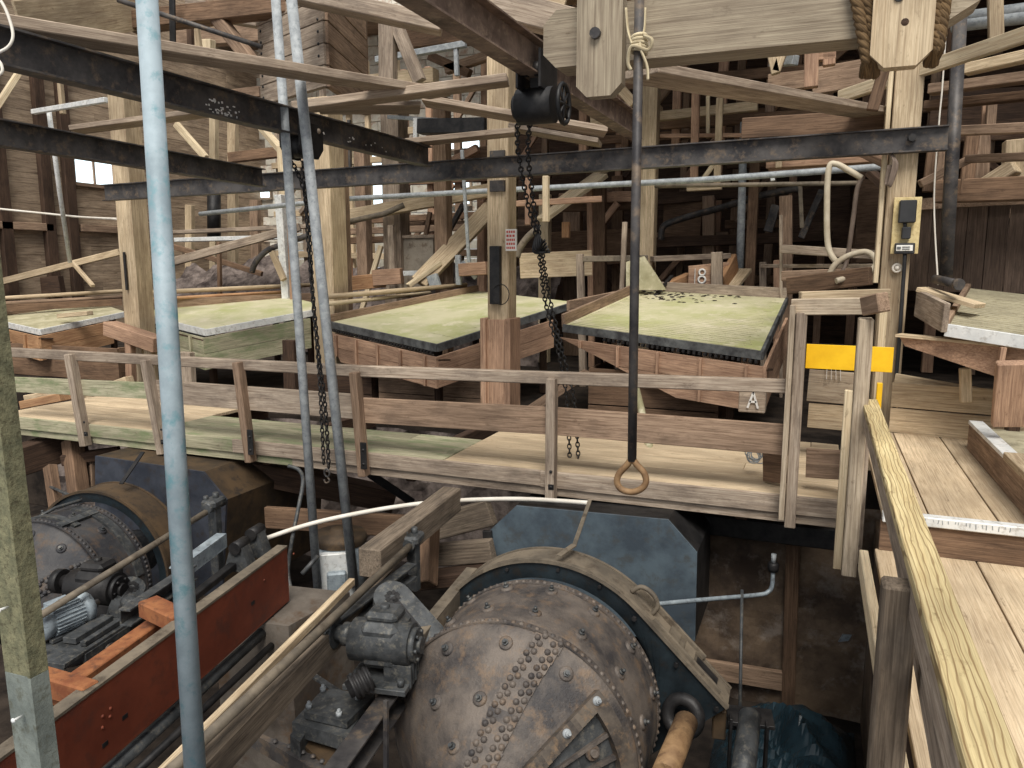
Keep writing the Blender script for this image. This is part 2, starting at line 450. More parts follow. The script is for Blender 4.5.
# back wall: dark boards on the right, whitewashed stone on the left
YB = 27.0
wb = MB(); plank_wall(wb, (-10.5, YB, 0), (1, 0, 0), 21, -.3, 12.5, .05, .32)
struct(wb.build('wall_back', DARK))
b = MB()
z = -.3; r_ = 0
while z < 12.4:
    x = XL+(.3 if r_ % 2 else 0)
    while x < -10.5:
        L = rnd.uniform(.5, .8)
        b.box((x, YB+rnd.uniform(-.02, .02), z), (min(x+L, -10.5)-.02, YB+.2, z+.33)); x += L
    z += .35; r_ += 1
struct(b.build('wall_back_left', WHITEW))
for k, (u0, v0, u1, v1) in enumerate(((372, 150, 404, 215), (208, 178, 270, 200), (437, 178, 470, 205), (440, 120, 480, 150))):
    a, c = Yp(u0, v1, YB-.05), Yp(u1, v0, YB-.05)
    f = MB(); t = .09
    for lo, hi in (((a.x-t, YB-.14, a.z-t), (c.x+t, YB-.03, a.z)), ((a.x-t, YB-.14, c.z), (c.x+t, YB-.03, c.z+t)),
                   ((a.x-t, YB-.14, a.z), (a.x, YB-.03, c.z)), ((c.x, YB-.14, a.z), (c.x+t, YB-.03, c.z)),
                   (((a.x+c.x)/2-.03, YB-.12, a.z), ((a.x+c.x)/2+.03, YB-.05, c.z)), ((a.x, YB-.12, (a.z+c.z)/2-.03), (c.x, YB-.05, (a.z+c.z)/2+.03))): f.box(lo, hi)
    f = struct(f.build('window_%d' % (k+2), GREY))
    MB().box((a.x, YB-.09, a.z), (c.x, YB-.07, c.z)).build('pane', PANE, f)
wr = MB(); plank_wall(wr, (9.5, 3, 0), (0, 1, 0), 24, -.3, 12.5, .05, .32)
struct(wr.build('wall_right', DARK))
b = MB()
y = 12.5
while y < 27.3:
    zz = 9.4+(y-12.5)*.1
    b.beam((-9.5, y+.15, zz), (9.6, y+.15, zz), .29, .05); y += .3
struct(b.build('ceiling', DARK))  # roof boards over the back right only, added to darken that end
b = MB()
y = 24.5
while y < 27.3:
    zz = 10.7+(y-24.5)*.1
    b.beam((-22, y+.15, zz), (-9.5, y+.15, zz), .29, .05); y += .3
struct(b.build('ceiling_left', MID))

# ================================================================= FRONT WALKWAY AND ITS RAILING
YF = 7.72
def nail_rows(mb, pts, r=.008):
    for p in pts: mb.dome(p, (0, -1, 0), r, r*.5, 6)
wk = thing('walkway', 'long plank walkway across the middle with pale deck and grey edge boards', 'walkway', (-5.2, 8.9, 0))
for (xa, xb, ymax, m_) in ((-11.4, -8.3, 10.1, DECK), (-8.3, -3.9, 8.75, GREEN), (-3.9, .34, 10.1, DECK)):
    b = MB(); y = YF
    while y < ymax:
        x = xa
        while x < xb-.01:
            L = min(rnd.uniform(3.2, 5.2), xb-x)
            b.beam((x+.003, y+.14, -.025+rnd.uniform(-.004, .004)), (x+L-.003, y+.14, -.025+rnd.uniform(-.004, .004)), .272, .05); x += L
        y += .278
    b.build('deck', m_, wk)
b = MB(); a = Yp(20, 403, YF)
b.beam((-11.4, YF-.03, -.085), (-6.9, YF-.03, -.085), .05, .17); b.build('edge_board', GREEN, wk)
b = MB(); b.beam((-6.9, YF-.03, -.085), (-2.7, YF-.03, -.085), .05, .17); b.beam((-2.7, YF-.03, -.09), (.36, YF-.03, -.085), .05, .18); b.build('edge_board', GREY, wk)
b = MB()
b.beam((-11.4, YF+.01, -.225), (-6.0, YF+.01, -.225), .06, .10); b.build('lower_edge_board', GREEN, wk)
b = MB(); b.beam((-6.0, YF+.01, -.225), (.36, YF+.01, -.225), .06, .10); b.build('lower_edge_board', GREY, wk)
for x in (-10.6, -8.6, -6.5, -4.4, -2.4, -.6):
    b = MB(); b.beam((x, YF+.1, -.2), (x, 10.4, -.2), .12, .28); b.build('joist', DARK, wk)
rl = thing('railing', 'long grey two-board railing along the front edge of the walkway', 'railing', (-5.2, YF-.08, 0))
RY = YF-.09
specs = [(70, 354, 86, 446, 0), (146, 360, 163, 454, 1), (238, 362, 251, 462, 2), (355, 372, 364, 476, 3), (552, 378, 551, 499, 4)]
for u0, v0, u1, v1, k in specs:
    p1, p2 = Yp(u0, v0, RY-.02), Yp(u1, v1, RY-.02)
    MB().beam(p2, p1, .10 if k else .11, .13).build('post', [GREY, GREY, MID, MID, GREY][k], rl)
    b = MB()
    q = Yp(u1, v1-12, RY-.08)
    b.box((q.x-.04, q.y-.012, q.z-.06), (q.x+.04, q.y+.004, q.z+.26)) if k in (2, 3) else b.box((q.x-.03, q.y-.01, q.z-.03), (q.x+.03, q.y+.004, q.z+.03))
    b.build('bolt_plate', BLACK, rl)
    for dz in (0, .17): MB().dome((q.x, q.y-.012, q.z+dz), (0, -1, 0), .018, .014).build('bolt', BLACK, rl)
for (ua, va, ub, vb) in ((8, 352, 362, 371), (362, 371, 786, 386)):
    b = MB(); b.beam(Yp(ua, va, RY+.06), Yp(ub, vb, RY+.06), .10, .13); b.build('top_rail', GREY, rl)
for (ua, va, ub, vb, m) in ((6, 384, 158, 391, GREEN), (158, 391, 362, 407, GREY), (362, 410, 556, 421, MID), (556, 421, 790, 440, MID)):
    b = MB(); b.beam(Yp(ua, va, RY+.055), Yp(ub, vb, RY+.055), .05, .30 if ua > 150 else .22); b.build('middle_rail', m, rl)

# gate frame at the right end of the walkway
gt = thing('gate_frame', 'grey timber stile frame where the walkway meets the right hand stair', 'gate', (.1, YF, 0))
def vpost(u, v0, v1, Y, wd, dp, mat, name, parent, u1=None):
    p1 = Yp(u, v0, Y); p2 = Yp(u1 if u1 is not None else u, v1, Y)
    return MB().beam(V((p1.x, p1.y, p2.z)) if u1 is None else p2, p1, dp, wd, (0, 1, 0)).build(name, mat, parent)
vpost(793, 305, 520, 7.58, .13, .05, GATEW, 'post', gt)
vpost(802, 312, 528, 7.62, .12, .10, GREY, 'post', gt)
vpost(866, 318, 575, 7.25, .23, .12, GATEW, 'post', gt)
vpost(849, 390, 570, 7.2, .06, .07, PALE, 'post', gt)
MB().beam(Yp(793, 307, 7.66), Yp(866, 306, 7.4), .10, .15).build('top_rail', GATEW, gt)
MB().beam(Yp(866, 306, 7.2), Yp(884, 302, 7.0), .11, .16, roll=.12).build('rail_block', MID, gt)
MB().beam(Yp(800, 296, 8.6), Yp(889, 293, 8.9), .10, .09).build('back_rail', TAN, gt)
vpost(884, 300, 405, 9.3, .10, .08, PALE, 'back_post', gt)
vpost(802, 300, 405, 8.7, .09, .08, PALE, 'back_post', gt)
T('yellow_board', 'bright yellow painted guard board behind the stile frame', 'board', Yp(806, 356, 8.8), Yp(893, 360, 8.8), .03, .26, YEL)
b = MB(); p = Yp(879, 395, 8.2); b.beam((p.x, p.y, p.z-.25), (p.x, p.y, p.z+.12), .05, .05)
tag(b.build('yellow_stake', YEL), 'short yellow stake at the far end of the bold-grained handrail', 'stake')
for (v, h, m, lab) in ((387, .36, GATEW, 'upper wide grey board across the opening under the yellow board'), (417, .28, TAN, 'lower tan board across the opening under the yellow board')):
    T('guard_board', lab, 'board', Yp(808, v-2, 9.3), Yp(856, v+2, 9.3), .05, h, m)
b = MB(); p = Yp(833, 381, 9.24)
for k in range(4): b.beam((p.x-.07+k*.05, p.y, p.z+rnd.uniform(0, .03)), (p.x-.07+k*.045, p.y, p.z+.16), .004, .022)
b.build('paint_mark', WHITEP, bpy.data.objects['guard_board'])
for (v0, v1, m, Y, lab) in ((449, 478, MID, 7.9, 'grey riser board low between the stile posts'), (496, 519, BROWN, 7.85, 'brown lowest board between the stile posts above the dark pit')):
    T('riser_board', lab, 'board', Yp(806, (v0+v1)/2-1, Y), Yp(850, (v0+v1)/2+2, Y), .05, (v1-v0)*7.6/770, m)

# ================================================================= RIGHT STAIR WALK, RAILING AND PLATFORMS
rr = thing('railing', 'bold-grained yellow handrail beside the right hand plank walk', 'railing', (.45, 5, 0))
a, c = Zp(868, 402, 1.0), Zp(984, 768, 1.0)
d = (c-a).normalized()
MB().beam(a+V((.012, 0, 0)), a+d*7.2+V((.018, 0, 0)), .125, .055, (0, 0, 1)).build('top_rail', BOLD, rr)
MB().beam(a+V((-.02, 0, -.10)), a+d*7.2+V((-.02, 0, -.10)), .04, .16).build('side_rail', GREY, rr)
pb = Zp(893, 560, 1.0)
for (u, vt, Yq, zb) in ((893, 565, None, -.6),):
    p = Zp(900, 580, .95)
    MB().beam((p.x, p.y, -.75), (p.x, p.y, .94), .13, .13).build('post', PITWOOD, rr)
p = Zp(862, 410, .9)
MB().beam((p.x+.02, p.y, -.55), (p.x+.02, p.y, .97), .12, .10).build('post', GREY, rr)
q1, q2 = Zp(864, 545, -.02), Zp(905, 800, .0)
MB().beam(Zp(863, 560, .02), Zp(893, 735, .0)+V((0, -.6, 0)), .06, .16).build('kick_board', PALE, rr)
MB().beam(Zp(893, 505, .55), Zp(942, 760, .62)+V((0, -.6, 0)), .05, .24).build('middle_rail', GREY, rr)

lw = thing('plank_walk', 'lower plank walk of wide pale boards at the bottom right', 'walkway', (1.1, 3.5, 0))
x = .52
b = MB()
for wd in (.30, .40, .44, .42, .42, .4):
    b.beam((x+wd/2, -.3, -.03), (x+wd/2, 6.45, -.03), wd-.012, .06); x += wd
b.build('deck', DECK, lw)
b = MB(); b.beam((.58, 1, -.2), (.58, 6.4, -.2), .08, .26); b.build('joist', DARK, lw)
st = thing('step_platform', 'raised plank step with white metal nosing above the lower walk', 'platform', (1.2, 8, 0))
x = .56
b = MB()
for wd in (.33, .47, .47, .5):
    b.beam((x+wd/2, 6.45, .27), (x+wd/2, 9.7, .27), wd-.012, .06); x += wd
b.build('deck', DECK, st)
b = MB(); b.beam((.55, 6.45, .12), (2.4, 6.45, .12), .05, .24); b.build('riser', BROWN, st)
b = MB(); b.beam((.56, 6.44, .275), (2.4, 6.44, .275), .10, .075); 
b.build('nosing', EDGEW, st)
b = MB()
for i in range(20):
    x = .72+i*.036+rnd.uniform(-.012, .012); h = rnd.uniform(.012, .04)
    b.beam((x, 6.388, .3-h), (x+rnd.uniform(-.005, .005), 6.388, .3), .006, .002, (0, 1, 0))
b.build('scuff_marks', GALV, st)
tw = thing('step_wall', 'two-board tan wall closing the back of the raised step', 'wall', (1.2, 9.75, .3))
for (z, m) in ((.44, TAN), (.74, TAN)):
    MB().beam((.85, 9.75, z), (2.3, 9.5, z), .05, .285).build('board', m, tw)
up_ = thing('side_box', 'waist-high plank box with white metal edge at the right frame edge', 'box', (1.9, 7.4, .3))
pa, pb_ = Zp(970, 449, .3), Zp(1040, 530, .3)
b = MB(); b.beam(pa+Zv*.135, pb_+Zv*.135, .06, .27); b.build('side_plank', MID, up_)
pq = pa.lerp(pb_, .60)
b = MB(); b.beam(pa+V((.03, .0, .285)), pq+V((.03, 0, .285)), .13, .04); b.build('edge_strip', EDGEW, up_)
b = MB(); b.beam(pq+V((.03, 0, .30)), pb_+V((.03, 0, .30)), .15, .07); b.build('edge_block', TAN, up_)
b = MB(); b.prism([pa+V((.05, 0, .19)), pb_+V((.05, 0, .19)), pb_+V((1.3, 0, .19)), pa+V((1.3, 0, .19))], V((0, 0, .04))); b.build('top', DECK2, up_)

# right hand post, switch gear
pt = thing('timber_post', 'rough split timber post carrying the black switch box', 'post', (.87, 10.35, -.3))
p = Yp(903, 138, 10.35)
b = MB(); b.beam((p.x, 10.35, -.3), (p.x+.02, 10.35, 6), .30, .30, (0, 1, 0)); b.build('shaft', TAN, pt)
b = MB(); b.beam((p.x-.19, 10.3, 2.0), (p.x-.18, 10.3, 5), .05, .2, (0, 1, 0)); b.build('side_board', PALE, pt)
bd = thing('switch_board', 'yellowish board on the right post holding the black electrical boxes', 'board', Yp(905, 254, 10.15))
p1, p2 = Yp(890, 254, 10.16), Yp(922, 197, 10.16)
MB().box((p1.x, 10.12, p1.z), (p2.x, 10.17, p2.z)).build('back_board', BOARDY, bd)
def pbox(u0, v0, u1, v1, Y, dep_, name, mat, parent):
    a, c = Yp(u0, v1, Y), Yp(u1, v0, Y)
    return MB().box((a.x, Y-dep_/2, a.z), (c.x, Y+dep_/2, c.z)).build(name, mat, parent)
pbox(898, 200, 917, 223, 10.07, .11, 'switch_box', PLAST, bd)
pbox(901, 227, 911, 239, 10.07, .09, 'outlet', PLAST, bd)
sg = pbox(894, 243, 915, 254, 10.07, .09, 'meter_case', PLAST, bd)
pbox(896, 245, 913, 251, 10.02, .02, 'meter_label', SIGNW, sg)
b = MB(); q = Yp(899, 248, 10.005); b.beam(q-V((.02, 0, 0)), q+V((.02, 0, 0)), .006, .03); q = Yp(905, 248, 10.005)
for dz in (-.012, .012): b.beam(q+V((-.03, 0, dz)), q+V((.05, 0, dz)), .006, .008)
b.build('meter_print', EDGED, sg)
b = MB(); b.tube([Yp(905, 223, 10.07), Yp(905, 227, 10.07)], .02, 8); b.tube(smooth_path([Yp(905, 254, 10.07), Yp(903, 285, 10.1), Yp(900, 330, 10.1), Yp(896, 380, 10.1), Yp(893, 425, 9.8)]), .022, 8)
b.build('conduit', PLAST, bd)
b = MB(); q = Yp(897, 268, 10.15); b.torus(q, (0, -1, 0), .045, .014, 14, 6); b.dome(q+V((0, -.01, 0)), (0, -1, 0), .03, .02)
tag(b.build('cable_clip', WHITEC), 'small round white fitting on the right post below the meter', 'fitting')
b = MB()
for k in range(6):
    q = Yp(890+rnd.uniform(-2, 4), 165+k, 10.1); b.tube(smooth_path([Yp(886+k, 152, 10.1), Yp(893+k, 160+k, 10.05), Yp(889+k*.5, 180+k, 10.05), Yp(885+k, 184, 10.08), Yp(888+k, 165, 10.1)], 4), .008, 5)
tag(b.build('wire_bundle', HOSED), 'tangle of loose wire hung on the rough right post under the beam', 'wire')

# ================================================================= STEEL BEAMS AND HOISTS
def dirYbeam(u0, v0, u1, v1, Yend, back=0.0):
    """level beam running in depth: ends at (u1, v1) at Yend and passes through (u0, v0)"""
    e = Yp(u1, v1, Yend); r = ray(u0, v0)
    # same height
    n = CAM + r*((e.z-CAM.z)/r.z)
    d_ = (n-e).normalized()
    return n+d_*back, e
bA = thing('steel_beam', 'long dark horizontal steel beam spanning the posts across the picture', 'beam', Yp(500, 170, 10.1))
p1, p2 = Yp(105, 193, 10.1), Yp(948, 138, 10.1)
MB().ibeam(p1, p2, .15, .27).build('web_and_flanges', STEEL, bA)
b = MB(); q = Yp(912, 138, 10.08); b.cyl(q, q+V((0, -.05, 0)), .045, 6); b.build('bolt', BLACK, bA)
pB0, pB1 = dirYbeam(0, 47, 428, 157, 9.85, 1.5)
bB = thing('steel_beam', 'black overhead steel beam with chipped paint running from top left to centre', 'beam', pB1)
MB().ibeam(pB0, pB1, .15, .27).build('web_and_flanges', STEEL, bB)
b = MB()
dB = (pB1-pB0).normalized(); nB = V((0, 0, 1)).cross(dB).normalized()
sB = -1 if (CAM-pB0).dot(nB) < 0 else 1
for k in range(46):
    t = rnd.gauss(2.55, .16) if k < 34 else rnd.gauss(4.6, .3)
    q = pB0+dB*(t+1.0)+nB*sB*.0095+Zv*rnd.uniform(-.1, .02)
    b.beam(q-dB*rnd.uniform(.004, .018), q+dB*rnd.uniform(.004, .018), .004, rnd.uniform(.006, .02))
b.build('paint_flecks', WHITEP, bB)
pC0, pC1 = dirYbeam(0, 133, 262, 178, 9.9, 1.2)
bC = thing('steel_beam', 'dark brown steel beam low at left ending against the long cross beam', 'beam', pC1)
MB().ibeam(pC0, pC1, .15, .27).build('web_and_flanges', STEEL, bC)
pD0, pD1 = dirYbeam(445, 0, 636, 128, 9.9, 1.4)
bD = thing('steel_beam', 'rusty overhead monorail beam coming from the top centre and carrying the chain hoist', 'beam', pD1)
MB().ibeam(pD0, pD1, .17, .28).build('web_and_flanges', RUSTY, bD)
def onbeam(p0, p1, Y):
    t = (Y-p0.y)/(p1.y-p0.y); return p0+(p1-p0)*t
# chain hoist on the rusty beam
def Y_on_beam(u, p0, p1):
    lo, hi = 0.0, 1.0
    for _ in range(40):
        m_ = (lo+hi)/2; q = p0.lerp(p1, m_)-CAM; uu = 512+F*q.dot(rt)/q.dot(fw)
        if uu < u: lo = m_
        else: hi = m_
    return p0.lerp(p1, lo)
hp = Y_on_beam(537, pD0, pD1)
hY = hp.y
ho = thing('chain_hoist', 'black chain hoist trolley hanging under the rusty monorail beam', 'hoist', hp+Zv*-.5)
b = MB()
for s in (-1, 1):
    b.beam(hp+V((s*.10, -.22, -.10)), hp+V((s*.10, .22, -.10)), .02, .3)
    for yy in (-.13, .13): b.cyl(hp+V((s*.03, yy, -.09)), hp+V((s*.085, yy, -.09)), .06, 12)
b.build('trolley', BLACK, ho)
b = MB(); b.cyl(hp+V((-.16, 0, -.36)), hp+V((.16, 0, -.36)), .15, 18); b.cyl(hp+V((-.2, 0, -.36)), hp+V((-.16, 0, -.36)), .10, 18); b.box((hp.x-.05, hp.y-.05, hp.z-.3), (hp.x+.05, hp.y+.05, hp.z-.1))
b.build('body', BLACK, ho)
b = MB(); b.torus(hp+V((.24, 0, -.36)), (1, 0, 0), .16, .02, 20, 6)
for k in range(4):
    a = k*math.pi/4; b.tube([hp+V((.24, math.cos(a)*.15, -.36+math.sin(a)*.15)), hp+V((.24, -math.cos(a)*.15, -.36-math.sin(a)*.15))], .012, 6)
b.build('hand_wheel', BLACK, ho)
def chain(name, label, path, R, r, mat, grp=None):
    pts = smooth_path(path, 24)
    seg = [0]
    for i in range(1, len(pts)): seg.append(seg[-1]+(pts[i]-pts[i-1]).length)
    L = seg[-1]; pitch = R*2.6; n = int(L/pitch); b = MB(); j = 0
    for k in range(n):
        s = k*pitch
        while j < len(pts)-2 and seg[j+1] < s: j += 1
        t = (s-seg[j])/max(1e-6, seg[j+1]-seg[j]); p = pts[j].lerp(pts[j+1], t); T_ = (pts[j+1]-pts[j]).normalized()
        A = T_.orthogonal().normalized(); A = Matrix.Rotation((k % 2)*math.pi/2+.6, 3, T_) @ A
        b.torus(p, A, R, r, 10, 5, 1.7, T_)
    return tag(b.build(name, mat), label, 'chain', grp)
chain('hand_chain', 'left strand of the two chains hanging from the black hoist trolley', [hp+V((-.15, -.05, -.42)), Yp(518, 150, hY+.3), Yp(527, 200, hY+.7), Yp(538, 245, hY+1.0), Yp(545, 300, 8.0), Yp(558, 350, 8.15), Yp(567, 400, 8.3), Yp(570, 468, 8.35)], .020, .008, BLACK)
chain('hand_chain', 'right strand of the two chains hanging from the black hoist trolley', [hp+V((-.03, -.05, -.42)), Yp(528, 150, hY+.3), Yp(533, 200, hY+.7), Yp(541, 245, hY+1.0), Yp(549, 295, 8.0), Yp(562, 350, 8.15), Yp(574, 400, 8.3), Yp(579, 470, 8.35)], .020, .008, BLACK)
b = MB()
for k in range(5):
    b.tube(smooth_path([Yp(536+k, 225, hY+.95), Yp(541-k*2, 243+k*2, hY+.9), Yp(536+k*3, 252, hY+1.0), Yp(545+k, 240+k*3, hY+.95)], 5), .012, 6)
tag(b.build('chain_knot', BLACK), 'bunched dark knot of chain and wire halfway down the hoist chains', 'chain')
# trolley and chains on the black beam at left
tY = (lambda: None)
tp = Y_on_beam(301, pB0, pB1)
tr = thing('beam_trolley', 'black trolley block clamped on the black overhead beam behind the two poles', 'trolley', tp-Zv*.4)
for s in (-1, 1):
    MB().prism([tp+V((s*.11, -.2, .0)), tp+V((s*.11, .2, .0)), tp+V((s*.11, .2, -.25)), tp+V((s*.11, .1, -.36)), tp+V((s*.11, -.1, -.36)), tp+V((s*.11, -.2, -.25))], V((s*.025, 0, 0))).build('side_plate', BLACK, tr)
b = MB(); b.cyl(tp+V((-.16, 0, -.22)), tp+V((.16, 0, -.22)), .13, 16); b.build('sheave', BLACK, tr)
b = MB(); b.dome(tp+V((.137, .12, -.06)), (1, 0, 0), .03, .02); b.build('bolt', GREY, tr)
ty = tp.y
chain('hoist_chain', 'near dark chain strand beside the two leaning poles', [tp+V((-.12, -.1, -.3)), Yp(306, 200, ty), Yp(313, 300, ty), Yp(319, 370, ty), Yp(324, 468, ty)], .020, .008, BLACK)
chain('hoist_chain', 'thicker dark chain strand between the two leaning poles', [tp+V((.02, -.1, -.3)), Yp(303, 165, ty+.15), Yp(309, 250, ty+.15), Yp(317, 340, ty+.15), Yp(325, 405, ty+.1), Yp(329, 472, ty+.1)], .021, .009, BLACK)
b = MB(); q = Yp(327, 473, ty); b.torus(q, (0, 1, 0), .035, .012, 12, 6, 1.3, (0, 0, 1)); b.tube(smooth_path([q+V((0, 0, -.04)), q+V((.03, 0, -.09)), q+V((-.02, 0, -.12)), q+V((-.045, 0, -.08))], 5), .011, 6)
tag(b.build('hook', STEEL), 'small steel hook at the bottom of the chains beside the poles', 'hook')
# the two long poles
p1, p2 = Yp(274, -25, ty-.28), Yp(319, 607, ty-.3)
PIPE('pole', 'left one of two long grey poles leaning from the pit to the top beam', 'pole', [p1, p2], .048, GALV, n=14)
p1, p2 = Yp(289, -25, ty-.28), Yp(354, 586, ty-.05)
PIPE('pole', 'right one of two long grey poles leaning from the pit to the top beam', 'pole', [p1, p2], .055, GALV, n=14)

# near left: galvanised pipe and painted column
PIPE('steel_pipe', 'tall galvanised pipe standing close to the camera at left', 'pipe', [Yp(145, -30, 2.3), Yp(197, 800, 2.0)], .0385, GALVB, n=24)
lc = thing('painted_column', 'mossy painted steel column cut by the left frame edge', 'column', Yp(10, 760, 1.3))
pa, pb_ = Yp(-46, 150, 1.45), Yp(46, 900, 1.45)
pm = pa.lerp(pb_, (650-150)/750); pm2 = pm
off = V((.058, .02, 0))
for (q0, q1, m_) in ((pa, pm, MOSSPOST), (pm, pb_, GREYPOST)):
    b = MB(); b.beam(q1, q0, .10, .012, (0, 1, 0)); b.build('front_flange', m_, lc)
    b = MB(); b.beam(q1+off, q0+off, .012, .06, (0, 1, 0)); b.build('side_flange', MOSSPOST if m_ is MOSSPOST else GREYPOST, lc)
b = MB()
for (u, v) in ((8, 607), (22, 716)):
    q = Yp(u, v, 1.435); b.tube([q, q+V((.005, -.03, .004))], .004, 8); b.dome(q+V((.005, -.03, .004)), (0, -1, 0), .008, .006)
b.build('screw', EDGEW, lc)
PIPE('cable', 'cream cable looping down in the top left corner', 'cable', smooth_path([Dp(-5, -8, 3), Dp(6, 10, 3), Dp(13, 34, 3), Dp(8, 47, 3), Dp(-6, 54, 3)]), .006, WHITEC, n=8)
PIPE('cable', 'short cream cable hanging at the left frame edge below the loop', 'cable', smooth_path([Dp(-4, 58, 3), Dp(1, 64, 3), Dp(2, 72, 3), Dp(-6, 78, 3)]), .006, WHITEC, n=8)

# ================================================================= NEAR HOIST TIMBER WITH ROD, ROPES AND BLOCKS
HY = 4.5
ht = thing('hoist_timber', 'big pale horizontal timber across the top right with chopped ends', 'timber', Yp(760, 60, HY))
e0, e1 = Yp(549, 45, HY), Yp(978, -2, HY)
X_ = (e1-e0).normalized(); Z_ = V((0, -1, 0)).cross(X_)*-1
if Z_.z < 0: Z_ = -Z_
hh = .155; L = (e1-e0).length; c_ = .075
poly = [e0-Z_*(hh-c_), e0+Z_*(hh-c_), e0+X_*c_+Z_*hh, e1-X_*c_+Z_*hh, e1+Z_*(hh-c_), e1-Z_*(hh-.12), e1-X_*.2-Z_*hh, e0+X_*c_-Z_*hh]
b = MB(); b.prism([p+V((0, -.1, 0)) for p in poly], V((0, .22, 0)), X_); b.build('beam', HOISTW, ht)
def hanger(label, u0, u1, vt, vb, Y, cut, bolt=None):
    h = thing('hanger_block', label, 'block', Yp((u0+u1)/2, vb, Y))
    a = Yp(u0, vb, Y); c = Yp(u1, vb, Y); t = Yp(u0, vt, Y).z; m_ = a.z; zc = m_+cut
    xa, xc = a.x, c.x
    poly = [V((xa, Y, t)), V((xa, Y, zc)), V((xa+cut, Y, m_)), V((xc-cut, Y, m_)), V((xc, Y, zc)), V((xc, Y, t))]
    b = MB(); b.prism(poly, V((0, .09, 0))); ob = b.build('plank', HOISTW if bolt else TAN, h)
    if bolt:
        q = Yp(bolt[0], bolt[1], Y); b = MB(); b.cyl(q+V((0, .01, 0)), q+V((0, -.03, 0)), .03, 10); b.build('bolt', STEEL, h)
    else:
        q = Yp(905, 22, Y); b = MB(); b.lathe(q, (0, -1, 0), [(.001, .004), (.014, .003), (.018, .0005)], 10); b.build('knot', DARK, h)
        q = Yp(899, -3, Y); b = MB(); b.cyl(q+V((0, .01, 0)), q+V((0, -.008, 0)), .022, 12); b.build('bolt_hole', BLACK, h)
    return h
hanger('pale bolted hanger block at the left end of the hoist timber', 576, 621, -60, 98, HY-.2, .06, (596, 34))
hanger('pale hanger block between two rope coils near the right end of the hoist timber', 869, 931, -60, 69, HY-.2, .065)
def rope_coil(label, us, v0, v1):
    b = MB()
    for (u, du) in us:
        pts = []
        a = Yp(u, v0, HY-.135); c = Yp(u+du, v1, HY-.15)
        n = 26
        base = [a.lerp(c, k/n) for k in range(n+1)]+[c+V((0, .15, -.03)), c+V((0, .3, .05))]
        for s in range(3):
            pp = []
            for i, q in enumerate(base):
                ang = i*.9+s*2.094
                pp.append(q+V((math.cos(ang)*.017, math.sin(ang)*.017, 0)))
            b.tube(pp, .019, 7)
    return tag(b.build('rope_coil', ROPE), label, 'rope')
rope_coil('thick brown rope turns left of the right hanger block', ((852, 16), (864, 12)), -30, 62)
rope_coil('thick brown rope turns right of the right hanger block', ((939, -4), (949, -12)), -30, 50)
RYr = HY-.24
rod = thing('lifting_rod', 'long dark iron rod ending in a teardrop ring over the walkway', 'rod', Yp(632, 490, RYr))
b = MB(); b.tube([Yp(640, -30, RYr), Yp(635, 250, RYr), Yp(632, 461, RYr)], .026, 14); b.build('shaft', STEEL, rod)
b = MB()
q = [(632, 458), (627, 465), (619, 474), (617, 482), (621, 489), (631, 492), (641, 489), (646, 482), (644, 473), (637, 465), (632, 458)]
b.tube(smooth_path([Yp(u, v, RYr) for u, v in q], 4), .019, 10); b.build('ring', ROLLER, rod)
rt_ = MB()
for k in range(5):
    v = 38+k*3.5
    c = Yp(639, v, RYr); rt_.torus(c, (0.1*(k-2), .2, 1), .040, .010, 16, 6)
rt_.tube(smooth_path([Yp(644, 36, RYr-.03), Yp(652, 40, RYr-.05), Yp(648, 50, RYr-.04), Yp(632, 46, RYr-.05), Yp(628, 62, RYr-.03), Yp(631, 70, RYr-.02)]), .010, 7)
rt_.tube(smooth_path([Yp(626, 8, RYr+.02), Yp(628, 30, RYr), Yp(632, 44, RYr-.04)]), .007, 7)
rt_.tube(smooth_path([Yp(645, 8, RYr+.02), Yp(644, 30, RYr), Yp(640, 45, RYr-.04), Yp(647, 66, RYr-.03), Yp(648, 80, RYr-.03)]), .008, 7)
tag(rt_.build('rope_knot', ROPEP), 'frayed pale rope knotted round the iron rod at the hoist timber', 'rope')

# ================================================================= OVERHEAD PLANKS
T('plank', 'long grey-brown plank lying along the top of the black overhead beam at left', 'plank', Yp(-30, 20, 3.9), Yp(440, 94, 8.6), .34, .085, PLANKG)
T('plank', 'wide cross plank spanning from beside the poles to the rusty monorail beam', 'plank', Yp(296, 108, 7.6), Yp(508, 80, 8.3), .30, .09, PLANKG)
T('plank', 'knotty plank seen from below under the cross plank near the poles', 'plank', Yp(318, 108, 8.0), Yp(420, 108, 8.6), .55, .05, GREY)
T('plank', 'long pale-edged plank running from centre left under the hoist to the right', 'plank', Yp(424, 101, 8.9), Yp(606, 132, 9.7), .45, .07, PLANKG)
T('plank', 'thin lower plank sloping up toward the post behind the hoist', 'plank', Yp(408, 143, 9.6), Yp(516, 132, 10.0), .35, .07, PLANKG)
T('plank', 'grey board on the underside beyond the hoist chains above the cross beam', 'plank', Yp(512, 128, 10.4), Yp(600, 143, 10.6), .5, .06, GREY)
T('plank', 'wide plank running away to the right below the hoist timber', 'plank', Yp(636, 72, 6.2), Yp(874, 113, 10.6), .42, .075, PLANKG)
T('timber_beam', 'reddish crossbeam between the posts just above the long steel beam at right', 'beam', Yp(742, 129, 10.75), Yp(912, 119, 10.6), .12, .26, BROWN)
T('pale_batten', 'bright new batten slanting up to the right frame edge', 'batten', Yp(840, 97, 11.2), Yp(1040, 30, 9.2), .09, .15, PALE)
T('hanging_stub', 'short reddish stub hanging below the right hanger block', 'timber', Yp(885, 66, 9.4), Yp(872, 111, 9.4), .12, .11, BROWN)
T('timber_beam', 'heavy grey roof timber crossing above the ore bin to the rusty beam', 'beam', Yp(285, -8, 8.8), Yp(442, 26, 9.6), .3, .2, GREY)
